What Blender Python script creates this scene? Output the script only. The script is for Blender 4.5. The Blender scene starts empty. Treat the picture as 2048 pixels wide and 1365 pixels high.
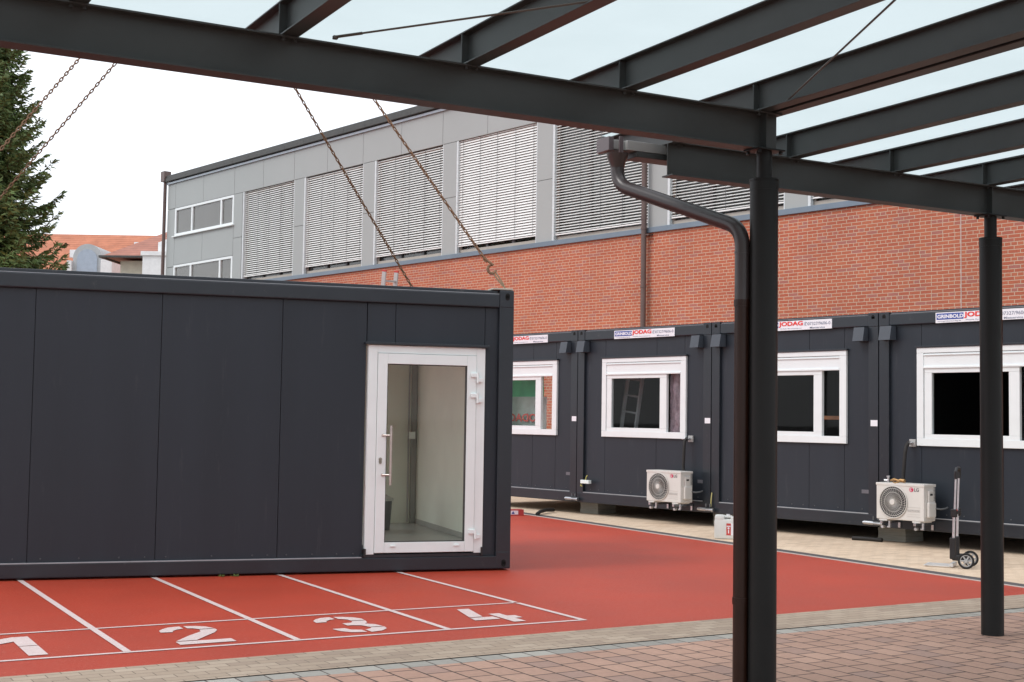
import bpy, bmesh, math, random
from mathutils import Vector, Matrix
S = bpy.context.scene
C = S.collection
rad = math.radians

# ------------------------------------------------------------------ camera
cam = bpy.data.cameras.new("camera")
co = bpy.data.objects.new("camera", cam); C.objects.link(co)
pitch, roll = 0.0578, 0.0155
cp_, sp_, cr_, sr_ = math.cos(pitch), math.sin(pitch), math.cos(roll), math.sin(roll)
R0 = Vector((1, 0, 0)); U0 = Vector((0, -sp_, cp_)); F0 = Vector((0, cp_, sp_))
Rv = R0*cr_ + U0*sr_; Uv = -R0*sr_ + U0*cr_
m = Matrix(((Rv.x, Uv.x, -F0.x, 0), (Rv.y, Uv.y, -F0.y, 0), (Rv.z, Uv.z, -F0.z, 1.603), (0, 0, 0, 1)))
co.matrix_world = m
cam.sensor_width = 36.0; cam.lens = 2678.6/2048*36; cam.clip_start = .05; cam.clip_end = 2000
S.camera = co
# ------------------------------------------------------------------ sky and sun (overcast)
SUN_EL, SUN_AZ = rad(45), rad(250)     # azimuth clockwise from +Y
w = bpy.data.worlds.new("World"); S.world = w; w.use_nodes = True
nt = w.node_tree; nt.nodes.clear()
o = nt.nodes.new('ShaderNodeOutputWorld'); b = nt.nodes.new('ShaderNodeBackground')
sky = nt.nodes.new('ShaderNodeTexSky'); sky.sky_type = 'NISHITA'; sky.sun_disc = False
sky.sun_elevation = SUN_EL; sky.sun_rotation = SUN_AZ
mx = nt.nodes.new('ShaderNodeMix'); mx.data_type = 'RGBA'; mx.inputs[0].default_value = .9
tc = nt.nodes.new('ShaderNodeTexCoord'); nz = nt.nodes.new('ShaderNodeTexNoise'); nz.inputs['Scale'].default_value = 1.6; nz.inputs['Detail'].default_value = 5
rp = nt.nodes.new('ShaderNodeValToRGB')
rp.color_ramp.elements[0].position = .3; rp.color_ramp.elements[0].color = (7.3, 7.6, 8.1, 1)
rp.color_ramp.elements[1].position = .7; rp.color_ramp.elements[1].color = (10.6, 11.0, 11.5, 1)
nt.links.new(tc.outputs['Generated'], nz.inputs['Vector']); nt.links.new(nz.outputs['Fac'], rp.inputs['Fac'])
nt.links.new(sky.outputs[0], mx.inputs[6]); nt.links.new(rp.outputs[0], mx.inputs[7])
nt.links.new(mx.outputs[2], b.inputs[0]); b.inputs[1].default_value = .105
nt.links.new(b.outputs[0], o.inputs[0])
sl = bpy.data.lights.new("sun", 'SUN'); sl.energy = 1.0; sl.angle = rad(24); sl.color = (1, .97, .93)
so = bpy.data.objects.new("sun", sl); C.objects.link(so)
dv = Vector((math.sin(SUN_AZ)*math.cos(SUN_EL), math.cos(SUN_AZ)*math.cos(SUN_EL), math.sin(SUN_EL)))
so.rotation_euler = dv.to_track_quat('Z', 'Y').to_euler()
S.view_settings.view_transform = 'Standard'; S.view_settings.look = 'None'; S.view_settings.gamma = 1
S.view_settings.exposure = 0.52
S.cycles.max_bounces = 8; S.cycles.transparent_max_bounces = 16

# ------------------------------------------------------------------ materials
MATS = {}
def nodes(name):
    ma = bpy.data.materials.new(name); ma.use_nodes = True
    n = ma.node_tree; return ma, n, n.nodes['Principled BSDF']
def mat(name, col, rough=.6, metal=0., var=.08, scale=6., bump=0., bscale=60., stretch=None, spec=.5, dirt=None):
    if name in MATS: return MATS[name]
    ma, n, p = nodes(name)
    p.inputs['Roughness'].default_value = rough; p.inputs['Metallic'].default_value = metal
    p.inputs['Specular IOR Level'].default_value = spec
    t = n.nodes.new('ShaderNodeTexCoord'); src = t.outputs['Object']
    if stretch:
        mp = n.nodes.new('ShaderNodeMapping'); mp.inputs['Scale'].default_value = stretch
        n.links.new(src, mp.inputs[0]); src = mp.outputs[0]
    z = n.nodes.new('ShaderNodeTexNoise'); z.inputs['Scale'].default_value = scale; z.inputs['Detail'].default_value = 6; z.inputs['Roughness'].default_value = .6
    n.links.new(src, z.inputs['Vector'])
    r = n.nodes.new('ShaderNodeValToRGB')
    r.color_ramp.elements[0].position = .3; r.color_ramp.elements[1].position = .7
    r.color_ramp.elements[0].color = tuple(c*(1-var) for c in col)+(1,)
    r.color_ramp.elements[1].color = tuple(min(1, c*(1+var)) for c in col)+(1,)
    n.links.new(z.outputs['Fac'], r.inputs['Fac'])
    out = r.outputs[0]
    if dirt:
        z2 = n.nodes.new('ShaderNodeTexNoise'); z2.inputs['Scale'].default_value = dirt[1]; z2.inputs['Detail'].default_value = 8; z2.inputs['Roughness'].default_value = .7
        n.links.new(src, z2.inputs['Vector'])
        r2 = n.nodes.new('ShaderNodeValToRGB'); r2.color_ramp.elements[0].position = dirt[2]; r2.color_ramp.elements[1].position = dirt[2]+.12
        n.links.new(z2.outputs['Fac'], r2.inputs['Fac'])
        mm = n.nodes.new('ShaderNodeMix'); mm.data_type = 'RGBA'; mm.inputs[7].default_value = tuple(dirt[0])+(1,)
        ml = n.nodes.new('ShaderNodeMath'); ml.operation = 'MULTIPLY'; ml.inputs[1].default_value = dirt[3]
        n.links.new(r2.outputs[0], ml.inputs[0]); n.links.new(ml.outputs[0], mm.inputs[0]); n.links.new(out, mm.inputs[6]); out = mm.outputs[2]
    n.links.new(out, p.inputs['Base Color'])
    rr = n.nodes.new('ShaderNodeMapRange'); rr.inputs['To Min'].default_value = max(0, rough-.06); rr.inputs['To Max'].default_value = min(1, rough+.06)
    n.links.new(z.outputs['Fac'], rr.inputs[0]); n.links.new(rr.outputs[0], p.inputs['Roughness'])
    if bump:
        z3 = n.nodes.new('ShaderNodeTexNoise'); z3.inputs['Scale'].default_value = bscale; z3.inputs['Detail'].default_value = 4
        n.links.new(t.outputs['Object'], z3.inputs['Vector'])
        bp = n.nodes.new('ShaderNodeBump'); bp.inputs['Strength'].default_value = bump; bp.inputs['Distance'].default_value = .01
        n.links.new(z3.outputs['Fac'], bp.inputs['Height']); n.links.new(bp.outputs[0], p.inputs['Normal'])
    MATS[name] = ma; return ma
def brickmat(name, c1, c2, mortar, bw, rh, ms, rot=0, vertical=False, offset=.5, freq=2, squash=1., sqf=2, rough=.85, bump=.4, c3=None, extra=.25, mvar=0, dots=None):
    ma, n, p = nodes(name)
    t = n.nodes.new('ShaderNodeTexCoord'); mp = n.nodes.new('ShaderNodeMapping')
    if vertical: mp.inputs['Rotation'].default_value = (-math.pi/2, 0, 0)
    else: mp.inputs['Rotation'].default_value = (0, 0, rot)
    n.links.new(t.outputs['Object'], mp.inputs[0])
    # slightly wobbly joints
    zw = n.nodes.new('ShaderNodeTexNoise'); zw.inputs['Scale'].default_value = 9; n.links.new(mp.outputs[0], zw.inputs['Vector'])
    vs = n.nodes.new('ShaderNodeVectorMath'); vs.operation = 'SUBTRACT'; vs.inputs[1].default_value = (.5, .5, .5)
    n.links.new(zw.outputs['Color'], vs.inputs[0])
    sc_ = n.nodes.new('ShaderNodeVectorMath'); sc_.operation = 'SCALE'; sc_.inputs['Scale'].default_value = ms*.9
    n.links.new(vs.outputs[0], sc_.inputs[0])
    ad = n.nodes.new('ShaderNodeVectorMath'); n.links.new(mp.outputs[0], ad.inputs[0]); n.links.new(sc_.outputs[0], ad.inputs[1])
    def br(a, b_, m_):
        k = n.nodes.new('ShaderNodeTexBrick'); k.offset = offset; k.offset_frequency = freq; k.squash = squash; k.squash_frequency = sqf
        k.inputs['Scale'].default_value = 1; k.inputs['Brick Width'].default_value = bw; k.inputs['Row Height'].default_value = rh
        k.inputs['Mortar Size'].default_value = ms; k.inputs['Mortar Smooth'].default_value = .15; k.inputs['Bias'].default_value = 0
        k.inputs['Color1'].default_value = tuple(a)+(1,); k.inputs['Color2'].default_value = tuple(b_)+(1,); k.inputs['Mortar'].default_value = tuple(m_)+(1,)
        n.links.new(ad.outputs[0], k.inputs['Vector']); return k
    k0 = br((0, 0, 0), (1, 1, 1), (.5, .5, .5))          # random grey per brick
    r = n.nodes.new('ShaderNodeValToRGB'); e = r.color_ramp.elements
    e[0].position = .0; e[0].color = tuple(c3 or c1)+(1,); e[1].position = 1; e[1].color = tuple(c2)+(1,)
    x = e.new(.08); x.color = tuple(c3 or c1)+(1,); x = e.new(.18); x.color = tuple(c1)+(1,); x = e.new(.7); x.color = tuple((a+b_)/2 for a, b_ in zip(c1, c2))+(1,)
    n.links.new(k0.outputs['Color'], r.inputs['Fac'])
    z = n.nodes.new('ShaderNodeTexNoise'); z.inputs['Scale'].default_value = 22; z.inputs['Detail'].default_value = 8; z.inputs['Roughness'].default_value = .7
    n.links.new(t.outputs['Object'], z.inputs['Vector'])
    z2 = n.nodes.new('ShaderNodeTexNoise'); z2.inputs['Scale'].default_value = .7; z2.inputs['Detail'].default_value = 5; n.links.new(t.outputs['Object'], z2.inputs['Vector'])
    av = n.nodes.new('ShaderNodeMath'); av.operation = 'ADD'; n.links.new(z.outputs['Fac'], av.inputs[0]); n.links.new(z2.outputs['Fac'], av.inputs[1])
    mr = n.nodes.new('ShaderNodeMapRange'); mr.inputs['From Min'].default_value = .65; mr.inputs['From Max'].default_value = 1.35
    mr.inputs['To Min'].default_value = 1-extra; mr.inputs['To Max'].default_value = 1+extra; n.links.new(av.outputs[0], mr.inputs[0])
    vm = n.nodes.new('ShaderNodeVectorMath'); vm.operation = 'SCALE'; 
    mm = n.nodes.new('ShaderNodeMix'); mm.data_type = 'RGBA'; n.links.new(k0.outputs['Fac'], mm.inputs[0]); n.links.new(r.outputs[0], mm.inputs[6]); mm.inputs[7].default_value = tuple(mortar)+(1,)
    n.links.new(mm.outputs[2], vm.inputs[0]); n.links.new(mr.outputs[0], vm.inputs['Scale']); n.links.new(vm.outputs[0], p.inputs['Base Color'])
    p.inputs['Roughness'].default_value = rough
    h = n.nodes.new('ShaderNodeMath'); h.operation = 'MULTIPLY_ADD'; h.inputs[1].default_value = -1.; n.links.new(k0.outputs['Fac'], h.inputs[0])
    hs = n.nodes.new('ShaderNodeMath'); hs.operation = 'MULTIPLY'; hs.inputs[1].default_value = .35; n.links.new(z.outputs['Fac'], hs.inputs[0]); n.links.new(hs.outputs[0], h.inputs[2])
    bp = n.nodes.new('ShaderNodeBump'); bp.inputs['Strength'].default_value = bump; bp.inputs['Distance'].default_value = .006
    n.links.new(h.outputs[0], bp.inputs['Height']); n.links.new(bp.outputs[0], p.inputs['Normal'])
    MATS[name] = ma; return ma
def glassmat(name, tint, refl=.12, rough=0.02, diffuse=0., dcol=(.8, .9, .95), ior=1.5):
    ma = bpy.data.materials.new(name); ma.use_nodes = True; n = ma.node_tree; n.nodes.clear()
    out = n.nodes.new('ShaderNodeOutputMaterial'); tr = n.nodes.new('ShaderNodeBsdfTransparent'); tr.inputs[0].default_value = tuple(tint)+(1,)
    gl = n.nodes.new('ShaderNodeBsdfGlossy'); gl.inputs['Roughness'].default_value = rough
    fr = n.nodes.new('ShaderNodeLayerWeight'); fr.inputs['Blend'].default_value = .5
    pw = n.nodes.new('ShaderNodeMath'); pw.operation = 'POWER'; pw.inputs[1].default_value = 4.5; n.links.new(fr.outputs['Facing'], pw.inputs[0])
    mu = n.nodes.new('ShaderNodeMath'); mu.operation = 'MULTIPLY_ADD'; mu.inputs[1].default_value = ior-1; mu.inputs[2].default_value = refl; n.links.new(pw.outputs[0], mu.inputs[0])
    mi = n.nodes.new('ShaderNodeMixShader'); n.links.new(mu.outputs[0], mi.inputs[0]); n.links.new(tr.outputs[0], mi.inputs[1]); n.links.new(gl.outputs[0], mi.inputs[2])
    last = mi
    if diffuse:
        df = n.nodes.new('ShaderNodeBsdfTranslucent'); df.inputs[0].default_value = tuple(dcol)+(1,)
        z = n.nodes.new('ShaderNodeTexNoise'); z.inputs['Scale'].default_value = 3; z.inputs['Detail'].default_value = 6
        t = n.nodes.new('ShaderNodeTexCoord'); n.links.new(t.outputs['Object'], z.inputs['Vector'])
        mr = n.nodes.new('ShaderNodeMapRange'); mr.inputs['To Min'].default_value = diffuse*.6; mr.inputs['To Max'].default_value = diffuse*1.4; n.links.new(z.outputs['Fac'], mr.inputs[0])
        m2 = n.nodes.new('ShaderNodeMixShader'); n.links.new(mr.outputs[0], m2.inputs[0]); n.links.new(mi.outputs[0], m2.inputs[1]); n.links.new(df.outputs[0], m2.inputs[2]); last = m2
    n.links.new(last.outputs[0], out.inputs[0]); MATS[name] = ma; return ma

STEEL = mat('anthracite_steel', (.046, .050, .050), .45, 0, .12, 3, spec=.4)
COLM = mat('column_paint', (.0125, .013, .013), .42, 0, .1, 3, spec=.22)
CONT = mat('container_paint', (.0215, .0275, .0365), .42, 0, .10, .9, bump=.05, bscale=3, spec=.35, stretch=(3, 3, .3), dirt=((.10, .10, .105), 5, .60, .22))
CONF = mat('container_frame_paint', (.017, .022, .029), .30, 0, .10, 2, spec=.5, dirt=((.11, .105, .10), 9, .6, .3))
WHITE = mat('white_pvc', (.80, .87, .86), .35, 0, .03, 3)
WFR = mat('white_window_frame', (.77, .81, .815), .35, 0, .03, 3)
BLACK = mat('black_plastic', (.012, .012, .013), .45, 0, .1, 20)
VOID = mat('hole_dark', (.004, .004, .004), .9, 0, .0, 5)
CHROME = mat('galvanised_metal', (.55, .56, .58), .3, 1., .15, 30)
ALU = mat('aluminium', (.62, .63, .65), .38, .9, .08, 30)
BROWNP = mat('brown_downpipe_paint', (.040, .030, .030), .3, 0, .1, 4, spec=.5)
RUST = mat('rusty_chain', (.20, .115, .065), .75, .2, .35, 40)
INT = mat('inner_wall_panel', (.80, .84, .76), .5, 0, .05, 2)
INTD = mat('shade_dark_lining', (.035, .034, .032), .9, 0, .1, 2)  # off-white lining painted dark, the dimness of the room put into its colour
FLOOR = mat('grey_vinyl_floor', (.34, .35, .34), .35, 0, .1, 5)
GREYM = mat('grey_plastic', (.10, .105, .11), .5, 0, .1, 10)
GLASS = glassmat('door_glass', (.975, .99, .95), .010, ior=1.35)
WGLASS = glassmat('window_glass', (.90, .91, .91), .012, ior=1.35)
FGLASS = glassmat('facade_glass', (.95, .94, .92), .07, ior=1.5)
RGLASS = glassmat('clear_glass', (.97, .985, .99), .0, ior=1.1)
FROST = bpy.data.materials.new('frosted_film'); FROST.use_nodes = True; _n = FROST.node_tree; _n.nodes.clear()
_o = _n.nodes.new('ShaderNodeOutputMaterial'); _t = _n.nodes.new('ShaderNodeBsdfTranslucent'); _c = _n.nodes.new('ShaderNodeTexCoord'); _z = _n.nodes.new('ShaderNodeTexNoise'); _z.inputs['Scale'].default_value = 1.6; _z.inputs['Detail'].default_value = 6
_r = _n.nodes.new('ShaderNodeValToRGB'); _r.color_ramp.elements[0].position = .3; _r.color_ramp.elements[0].color = (.485, .54, .54, 1); _r.color_ramp.elements[1].position = .7; _r.color_ramp.elements[1].color = (.515, .57, .57, 1)
_n.links.new(_c.outputs['Object'], _z.inputs['Vector']); _n.links.new(_z.outputs['Fac'], _r.inputs[0]); _n.links.new(_r.outputs[0], _t.inputs[0]); _n.links.new(_t.outputs[0], _o.inputs[0])
REDT = mat('red_lettering', (.75, .03, .02), .5, 0, .02, 5)
BLUET = mat('blue_lettering', (.03, .07, .32), .5, 0, .02, 5)
GREYT = mat('grey_lettering', (.16, .18, .26), .5, 0, .02, 5)
SIGNW = mat('white_sign_board', (.80, .80, .84), .45, 0, .02, 5)
ACW = mat('cream_sheet_metal', (.66, .635, .60), .45, 0, .04, 5, dirt=((.4, .37, .33), 12, .62, .3))

# ------------------------------------------------------------------ mesh helpers
class MB:
    def __init__(s): s.bm = bmesh.new()
    def box(s, x0, x1, y0, y1, z0, z1, bev=0, M=None):
        r = bmesh.ops.create_cube(s.bm, size=1)
        v = r['verts']
        T = Matrix.Translation(((x0+x1)/2, (y0+y1)/2, (z0+z1)/2)) @ Matrix.Diagonal((x1-x0, y1-y0, z1-z0, 1))
        bmesh.ops.transform(s.bm, matrix=T, verts=v)
        if bev:
            es = list({e for a in v for e in a.link_edges})
            q = bmesh.ops.bevel(s.bm, geom=es, offset=bev, segments=2, affect='EDGES', profile=.6)
            v = list({a for f in q['faces'] for a in f.verts} | {a for a in v if a.is_valid})
        if M is not None: bmesh.ops.transform(s.bm, matrix=M, verts=v)
        return s
    def cyl(s, a, b_, r, r2=None, n=20, cap=True):
        a = Vector(a); b_ = Vector(b_); d = b_-a
        q = bmesh.ops.create_cone(s.bm, cap_ends=cap, cap_tris=False, segments=n, radius1=r, radius2=r if r2 is None else r2, depth=d.length)
        M = Matrix.Translation((a+b_)/2) @ d.to_track_quat('Z', 'Y').to_matrix().to_4x4()
        bmesh.ops.transform(s.bm, matrix=M, verts=q['verts']); return s
    def tube(s, pts, r, n=12, closed=False, cap=True):
        pts = [Vector(p) for p in pts]; N = len(pts); rings = []
        up = None
        for i, p in enumerate(pts):
            a = pts[(i-1) % N] if closed or i > 0 else p; c = pts[(i+1) % N] if closed or i < N-1 else p
            t = (c-a).normalized()
            if up is None:
                up = Vector((0, 0, 1)) if abs(t.z) < .9 else Vector((1, 0, 0))
            up = (up - t*up.dot(t)).normalized(); sd = t.cross(up)
            rr = r[i] if isinstance(r, (list, tuple)) else r
            rings.append([s.bm.verts.new(p + (up*math.cos(2*math.pi*k/n) + sd*math.sin(2*math.pi*k/n))*rr) for k in range(n)])
        for i in range(N if closed else N-1):
            A, B = rings[i], rings[(i+1) % N]
            for k in range(n): s.bm.faces.new((A[k], A[(k+1) % n], B[(k+1) % n], B[k]))
        if cap and not closed:
            s.bm.faces.new(rings[0][::-1]); s.bm.faces.new(rings[-1])
        return s
    def prism(s, poly, y0, y1, axis='y'):
        """poly in (x,z) extruded along y, or (x,y) along z, or (y,z) along x"""
        f = {'y': lambda p, t: (p[0], t, p[1]), 'z': lambda p, t: (p[0], p[1], t), 'x': lambda p, t: (t, p[0], p[1])}[axis]
        A = [s.bm.verts.new(f(p, y0)) for p in poly]; B = [s.bm.verts.new(f(p, y1)) for p in poly]
        n = len(poly)
        s.bm.faces.new(A); s.bm.faces.new(B[::-1])
        for i in range(n): s.bm.faces.new((A[i], B[i], B[(i+1) % n], A[(i+1) % n]))
        return s
    def poly(s, pts):
        s.bm.faces.new([s.bm.verts.new(p) for p in pts]); return s
    def ibeam(s, a, b_, h, wd, tw=.007, tf=.010):
        """I section from a to b_, a/b_ = centre of the bottom face"""
        a = Vector(a); b_ = Vector(b_); d = b_-a; L = d.length
        X = d.normalized(); Z = Vector((0, 0, 1)); Y = Z.cross(X)
        M = Matrix((( X.x, Y.x, 0, a.x), (X.y, Y.y, 0, a.y), (X.z, Y.z, 1, a.z), (0, 0, 0, 1)))
        s.box(0, L, -wd/2, wd/2, 0, tf, .0015, M); s.box(0, L, -wd/2, wd/2, h-tf, h, .0015, M)
        s.box(0, L, -tw/2, tw/2, tf, h-tf, 0, M); return s
    def text(s, st, x0, x1, z0, z1, y, th=.001, bold=.0, mirror=False, sp=1.0):
        """lettering in the x-z plane facing -y filling the given box"""
        cu = bpy.data.curves.new('t', 'FONT'); cu.body = st; cu.size = 1; cu.offset = bold; cu.extrude = .01; cu.resolution_u = 3; cu.space_character = sp
        ob = bpy.data.objects.new('t', cu); C.objects.link(ob)
        dg = bpy.context.evaluated_depsgraph_get(); me = bpy.data.meshes.new_from_object(ob.evaluated_get(dg))
        bpy.data.objects.remove(ob); bpy.data.curves.remove(cu)
        xs = [v.co.x for v in me.vertices]; ys = [v.co.y for v in me.vertices]
        ax, bx, ay, by = min(xs), max(xs), min(ys), max(ys)
        for v in me.vertices:
            fx = (v.co.x-ax)/(bx-ax)
            if mirror: fx = 1-fx
            v.co = Vector((x0+fx*(x1-x0), y-(th if v.co.z > 0 else 0), z0+(v.co.y-ay)/(by-ay)*(z1-z0)))
        s.bm.from_mesh(me); bpy.data.meshes.remove(me); return s
    def build(s, name, ma, parent=None, smooth=False, label=None, loc=None, rotz=None):
        bmesh.ops.recalc_face_normals(s.bm, faces=s.bm.faces)
        me = bpy.data.meshes.new(name); s.bm.to_mesh(me); s.bm.free()
        me.materials.append(ma)
        if smooth:
            for p in me.polygons: p.use_smooth = True
            try: me.set_sharp_from_angle(angle=rad(38))
            except Exception: pass
        ob = bpy.data.objects.new(name, me); C.objects.link(ob)
        if parent: ob.parent = parent
        if label: ob['label'] = label
        if loc is not None: ob.location = loc
        if rotz is not None: ob.rotation_euler.z = rotz
        return ob
def tag(ob, label=None, cat=None, group=None, kind=None):
    if label: ob['label'] = label
    if cat: ob['category'] = cat
    if group: ob['group'] = group
    if kind: ob['kind'] = kind
    return ob
def thing(name, label, cat, loc=(0, 0, 0), rotz=0, group=None):
    ob = bpy.data.objects.new(name, None); C.objects.link(ob); ob.location = loc; ob.rotation_euler.z = rotz
    ob.empty_display_size = .2
    return tag(ob, label, cat, group)
KIDS = {}
def kids(o): return [c for c in bpy.data.objects if c.parent == o]
def copy_tree(o, parent=None):
    ch = kids(o)
    c = o.copy(); C.objects.link(c)
    if parent: c.parent = parent
    for k in ch: copy_tree(k, c)
    return c

random.seed(4)
# ------------------------------------------------------------------ frames measured on site
aC, aR = .3192, -.8644
J = Vector((1.131, 22.885, 0)); uR = Vector((math.cos(aR), math.sin(aR), 0)); nR = Vector((-uR.y, uR.x, 0))
def rowp(s, n, z=0): return J + uR*s + nR*n + Vector((0, 0, z))
c1 = Vector((1.51, 8.03, 0)); aK = rad(29); aE = rad(30.7)
E1 = Vector((math.cos(aE), math.sin(aE), 0)); E2 = Vector((-E1.y, E1.x, 0))
def ep(s, o, z=0): return c1 + E1*s + E2*o + Vector((0, 0, z))

# ------------------------------------------------------------------ ground
def sheet(name, pts, ma, org, rot, z, label=None, th=0):
    M = Matrix.Rotation(-rot, 3, 'Z'); mb = MB()
    mb.poly([M @ (Vector((p[0], p[1], 0))-Vector((org[0], org[1], 0))) for p in pts])
    ob = mb.build(name, ma, loc=(org[0], org[1], z), rotz=rot)
    for p in ob.data.polygons:
        if p.normal.z < 0: p.flip()
    return tag(ob, label, kind='structure')
GND = mat('grey_asphalt', (.12, .115, .11), .9, 0, .15, 2, bump=.3)
sheet('ground', [(-600, -600), (600, -600), (600, 900), (-600, 900)], GND, (0, 0), 0, -.02)
TRACK = mat('red_rubber_track', (.465, .045, .016), .55, 0, .11, .8, bump=.7, bscale=260, dirt=((.62, .22, .14), 38, .55, .5), spec=.5)
# grain on the rubber
n = TRACK.node_tree
def line_isect(p, d, q, e):
    den = d.x*e.y-d.y*e.x; t = ((q.x-p.x)*e.y-(q.y-p.y)*e.x)/den; return p+d*t
sd = Vector((math.cos(rad(-61.87)), math.sin(rad(-61.87)), 0)); sp0 = Vector((.18, 22.75, 0)); sn = Vector((-sd.y, sd.x, 0))
X0 = line_isect(ep(0, 2.46), E1, sp0-sn*.03, sd)
sheet('running_track', [ep(-45, 2.46), X0, X0-sd*34, ep(-45, 27)], TRACK, c1, aE, 0)
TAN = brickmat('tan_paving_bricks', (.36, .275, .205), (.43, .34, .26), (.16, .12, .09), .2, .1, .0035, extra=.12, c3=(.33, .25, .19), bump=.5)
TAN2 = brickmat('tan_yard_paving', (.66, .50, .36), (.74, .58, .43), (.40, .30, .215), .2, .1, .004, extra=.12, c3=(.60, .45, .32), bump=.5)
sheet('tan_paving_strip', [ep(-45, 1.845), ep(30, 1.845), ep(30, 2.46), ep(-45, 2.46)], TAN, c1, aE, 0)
X1 = line_isect(ep(0, 2.46), E1, sp0+sn*.21, sd)
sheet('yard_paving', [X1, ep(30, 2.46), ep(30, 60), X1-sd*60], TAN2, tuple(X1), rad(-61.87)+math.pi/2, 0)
# slot drain between the track and the yard
DRN = mat('dark_drain_stone', (.085, .075, .075), .8, 0, .15, 9)
LGT = mat('light_kerb_edge', (.50, .44, .40), .8, 0, .1, 9)
def strip(name, a, d, o0, o1, L0, L1, ma, z0, z1):
    nn = Vector((-d.y, d.x, 0)); mb = MB()
    A = [a+d*L0+nn*o0, a+d*L1+nn*o0, a+d*L1+nn*o1, a+d*L0+nn*o1]
    mb.prism([(p.x, p.y) for p in A], z0, z1, 'z'); return tag(mb.build(name, ma), kind='structure')
LX = (X0-sp0).dot(sd)
strip('drain_edge', sp0, sd, -.03, .012, -60, LX, LGT, -.06, .006)
strip('drain_channel', sp0, sd, .012, .21, -60, LX+.02, DRN, -.06, .004)
strip('slot_drain', c1, E1, 1.815, 1.845, -45, 30, mat('rusty_slot', (.10, .055, .03), .8, 0, .5, 30), -.06, -.006)
# rows of grey edging setts and the pinkish canopy paving
SETT = brickmat('grey_setts', (.30, .285, .255), (.40, .38, .34), (.09, .07, .06), .186, .50, .006, offset=0, extra=.15, bump=.5)
sheet('edging_setts', [ep(-45, 1.66), ep(30, 1.66), ep(30, 1.815), ep(-45, 1.815)], SETT, (ep(0, 1.45).x, ep(0, 1.45).y), aE, 0)
PAV = brickmat('red_brown_pavers', (.40, .24, .178), (.455, .28, .21), (.06, .038, .028), .245, .188, .0075, rot=0, offset=.37, freq=2, squash=.78, sqf=3, extra=.18, c3=(.355, .225, .18), bump=.7, rough=.8)
sheet('canopy_paving', [ep(-45, -30), ep(30, -30), ep(30, 1.66), ep(-45, 1.66)], PAV, (ep(0, 1.66).x, ep(0, 1.66).y), aE+math.pi/2, 0)

# painted track markings
PAINT = mat('worn_white_paint', (.66, .54, .52), .7, 0, .06, 20, bump=.3, bscale=300, dirt=((.46, .13, .08), 90, .54, .6))
T0 = Vector((.603, 10.832, 0)); aS = .5111
def mark(name, polys, z=.004, label=None, ma=PAINT):
    mb = MB()
    for p in polys: mb.poly([(x, y, 0) for x, y in p])
    ob = mb.build(name, ma, loc=(T0.x, T0.y, z), rotz=aS)
    for p in ob.data.polygons:
        if p.normal.z < 0: p.flip()
    return tag(ob, label, kind='structure')
R_ = lambda a, b_, c, d: [(a, c), (b_, c), (b_, d), (a, d)]
lanes = []
mark('start_line', [R_(-16, .03, -.025, .02)])
mark('waiting_line', [R_(-16, -.025, 1.065, 1.105)])
for k in range(8):
    x = -1.2*k
    mark('lane_line', [R_(x-.026, x+.026, .02, 1.065), R_(x-.026, x+.026, 1.105, 32)], z=.0045)
D1 = [[(-4.36, .62), (-4.36, .75), (-4.28, .86), (-4.2, .91), (-4.09, .91), (-4.09, .515), (-4.215, .515), (-4.215, .72)], [(-4.215, .495), (-4.09, .495), (-4.09, .12), (-4.215, .12)]]
D2 = [[(-3.2, .70), (-3.19, .78), (-3.15, .85), (-3.09, .91), (-3.0, .93), (-3.0, .82), (-3.06, .79), (-3.1, .74), (-3.11, .69)],
      [(-2.97, .93), (-2.89, .91), (-2.82, .85), (-2.785, .75), (-2.9, .75), (-2.93, .8), (-2.97, .82)],
      [(-2.905, .725), (-2.785, .725), (-2.79, .66), (-2.84, .56), (-2.95, .42), (-3.05, .285), (-3.2, .285), (-3.05, .49), (-2.92, .64)],
      [(-3.21, .26), (-2.81, .26), (-2.81, .13), (-3.21, .13)]]
D3 = [[(-2.0, .69), (-1.99, .78), (-1.94, .86), (-1.88, .91), (-1.8, .92), (-1.8, .81), (-1.85, .79), (-1.9, .74), (-1.91, .69)],
      [(-1.77, .92), (-1.7, .90), (-1.63, .84), (-1.595, .76), (-1.6, .68), (-1.71, .69), (-1.72, .76), (-1.77, .81)],
      [(-1.83, .58), (-1.75, .59), (-1.71, .665), (-1.605, .655), (-1.63, .56), (-1.67, .51), (-1.61, .45), (-1.59, .34), (-1.70, .345), (-1.73, .44), (-1.79, .47), (-1.83, .47)],
      [(-2.0, .36), (-1.9, .36), (-1.88, .28), (-1.81, .24), (-1.81, .13), (-1.92, .16), (-1.98, .24)],
      [(-1.78, .24), (-1.72, .28), (-1.70, .32), (-1.59, .315), (-1.61, .23), (-1.68, .15), (-1.78, .12)]]
D4 = [[(-.67, .91), (-.56, .91), (-.66, .47), (-.78, .47)], [(-.79, .44), (-.58, .44), (-.58, .31), (-.81, .31)],
      [(-.55, .58), (-.45, .58), (-.45, .44), (-.38, .44), (-.38, .31), (-.45, .31), (-.45, .13), (-.56, .13)]]
for k, d in zip('1234', (D1, D2, D3, D4)): mark('lane_number', d, z=.0045)

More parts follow.
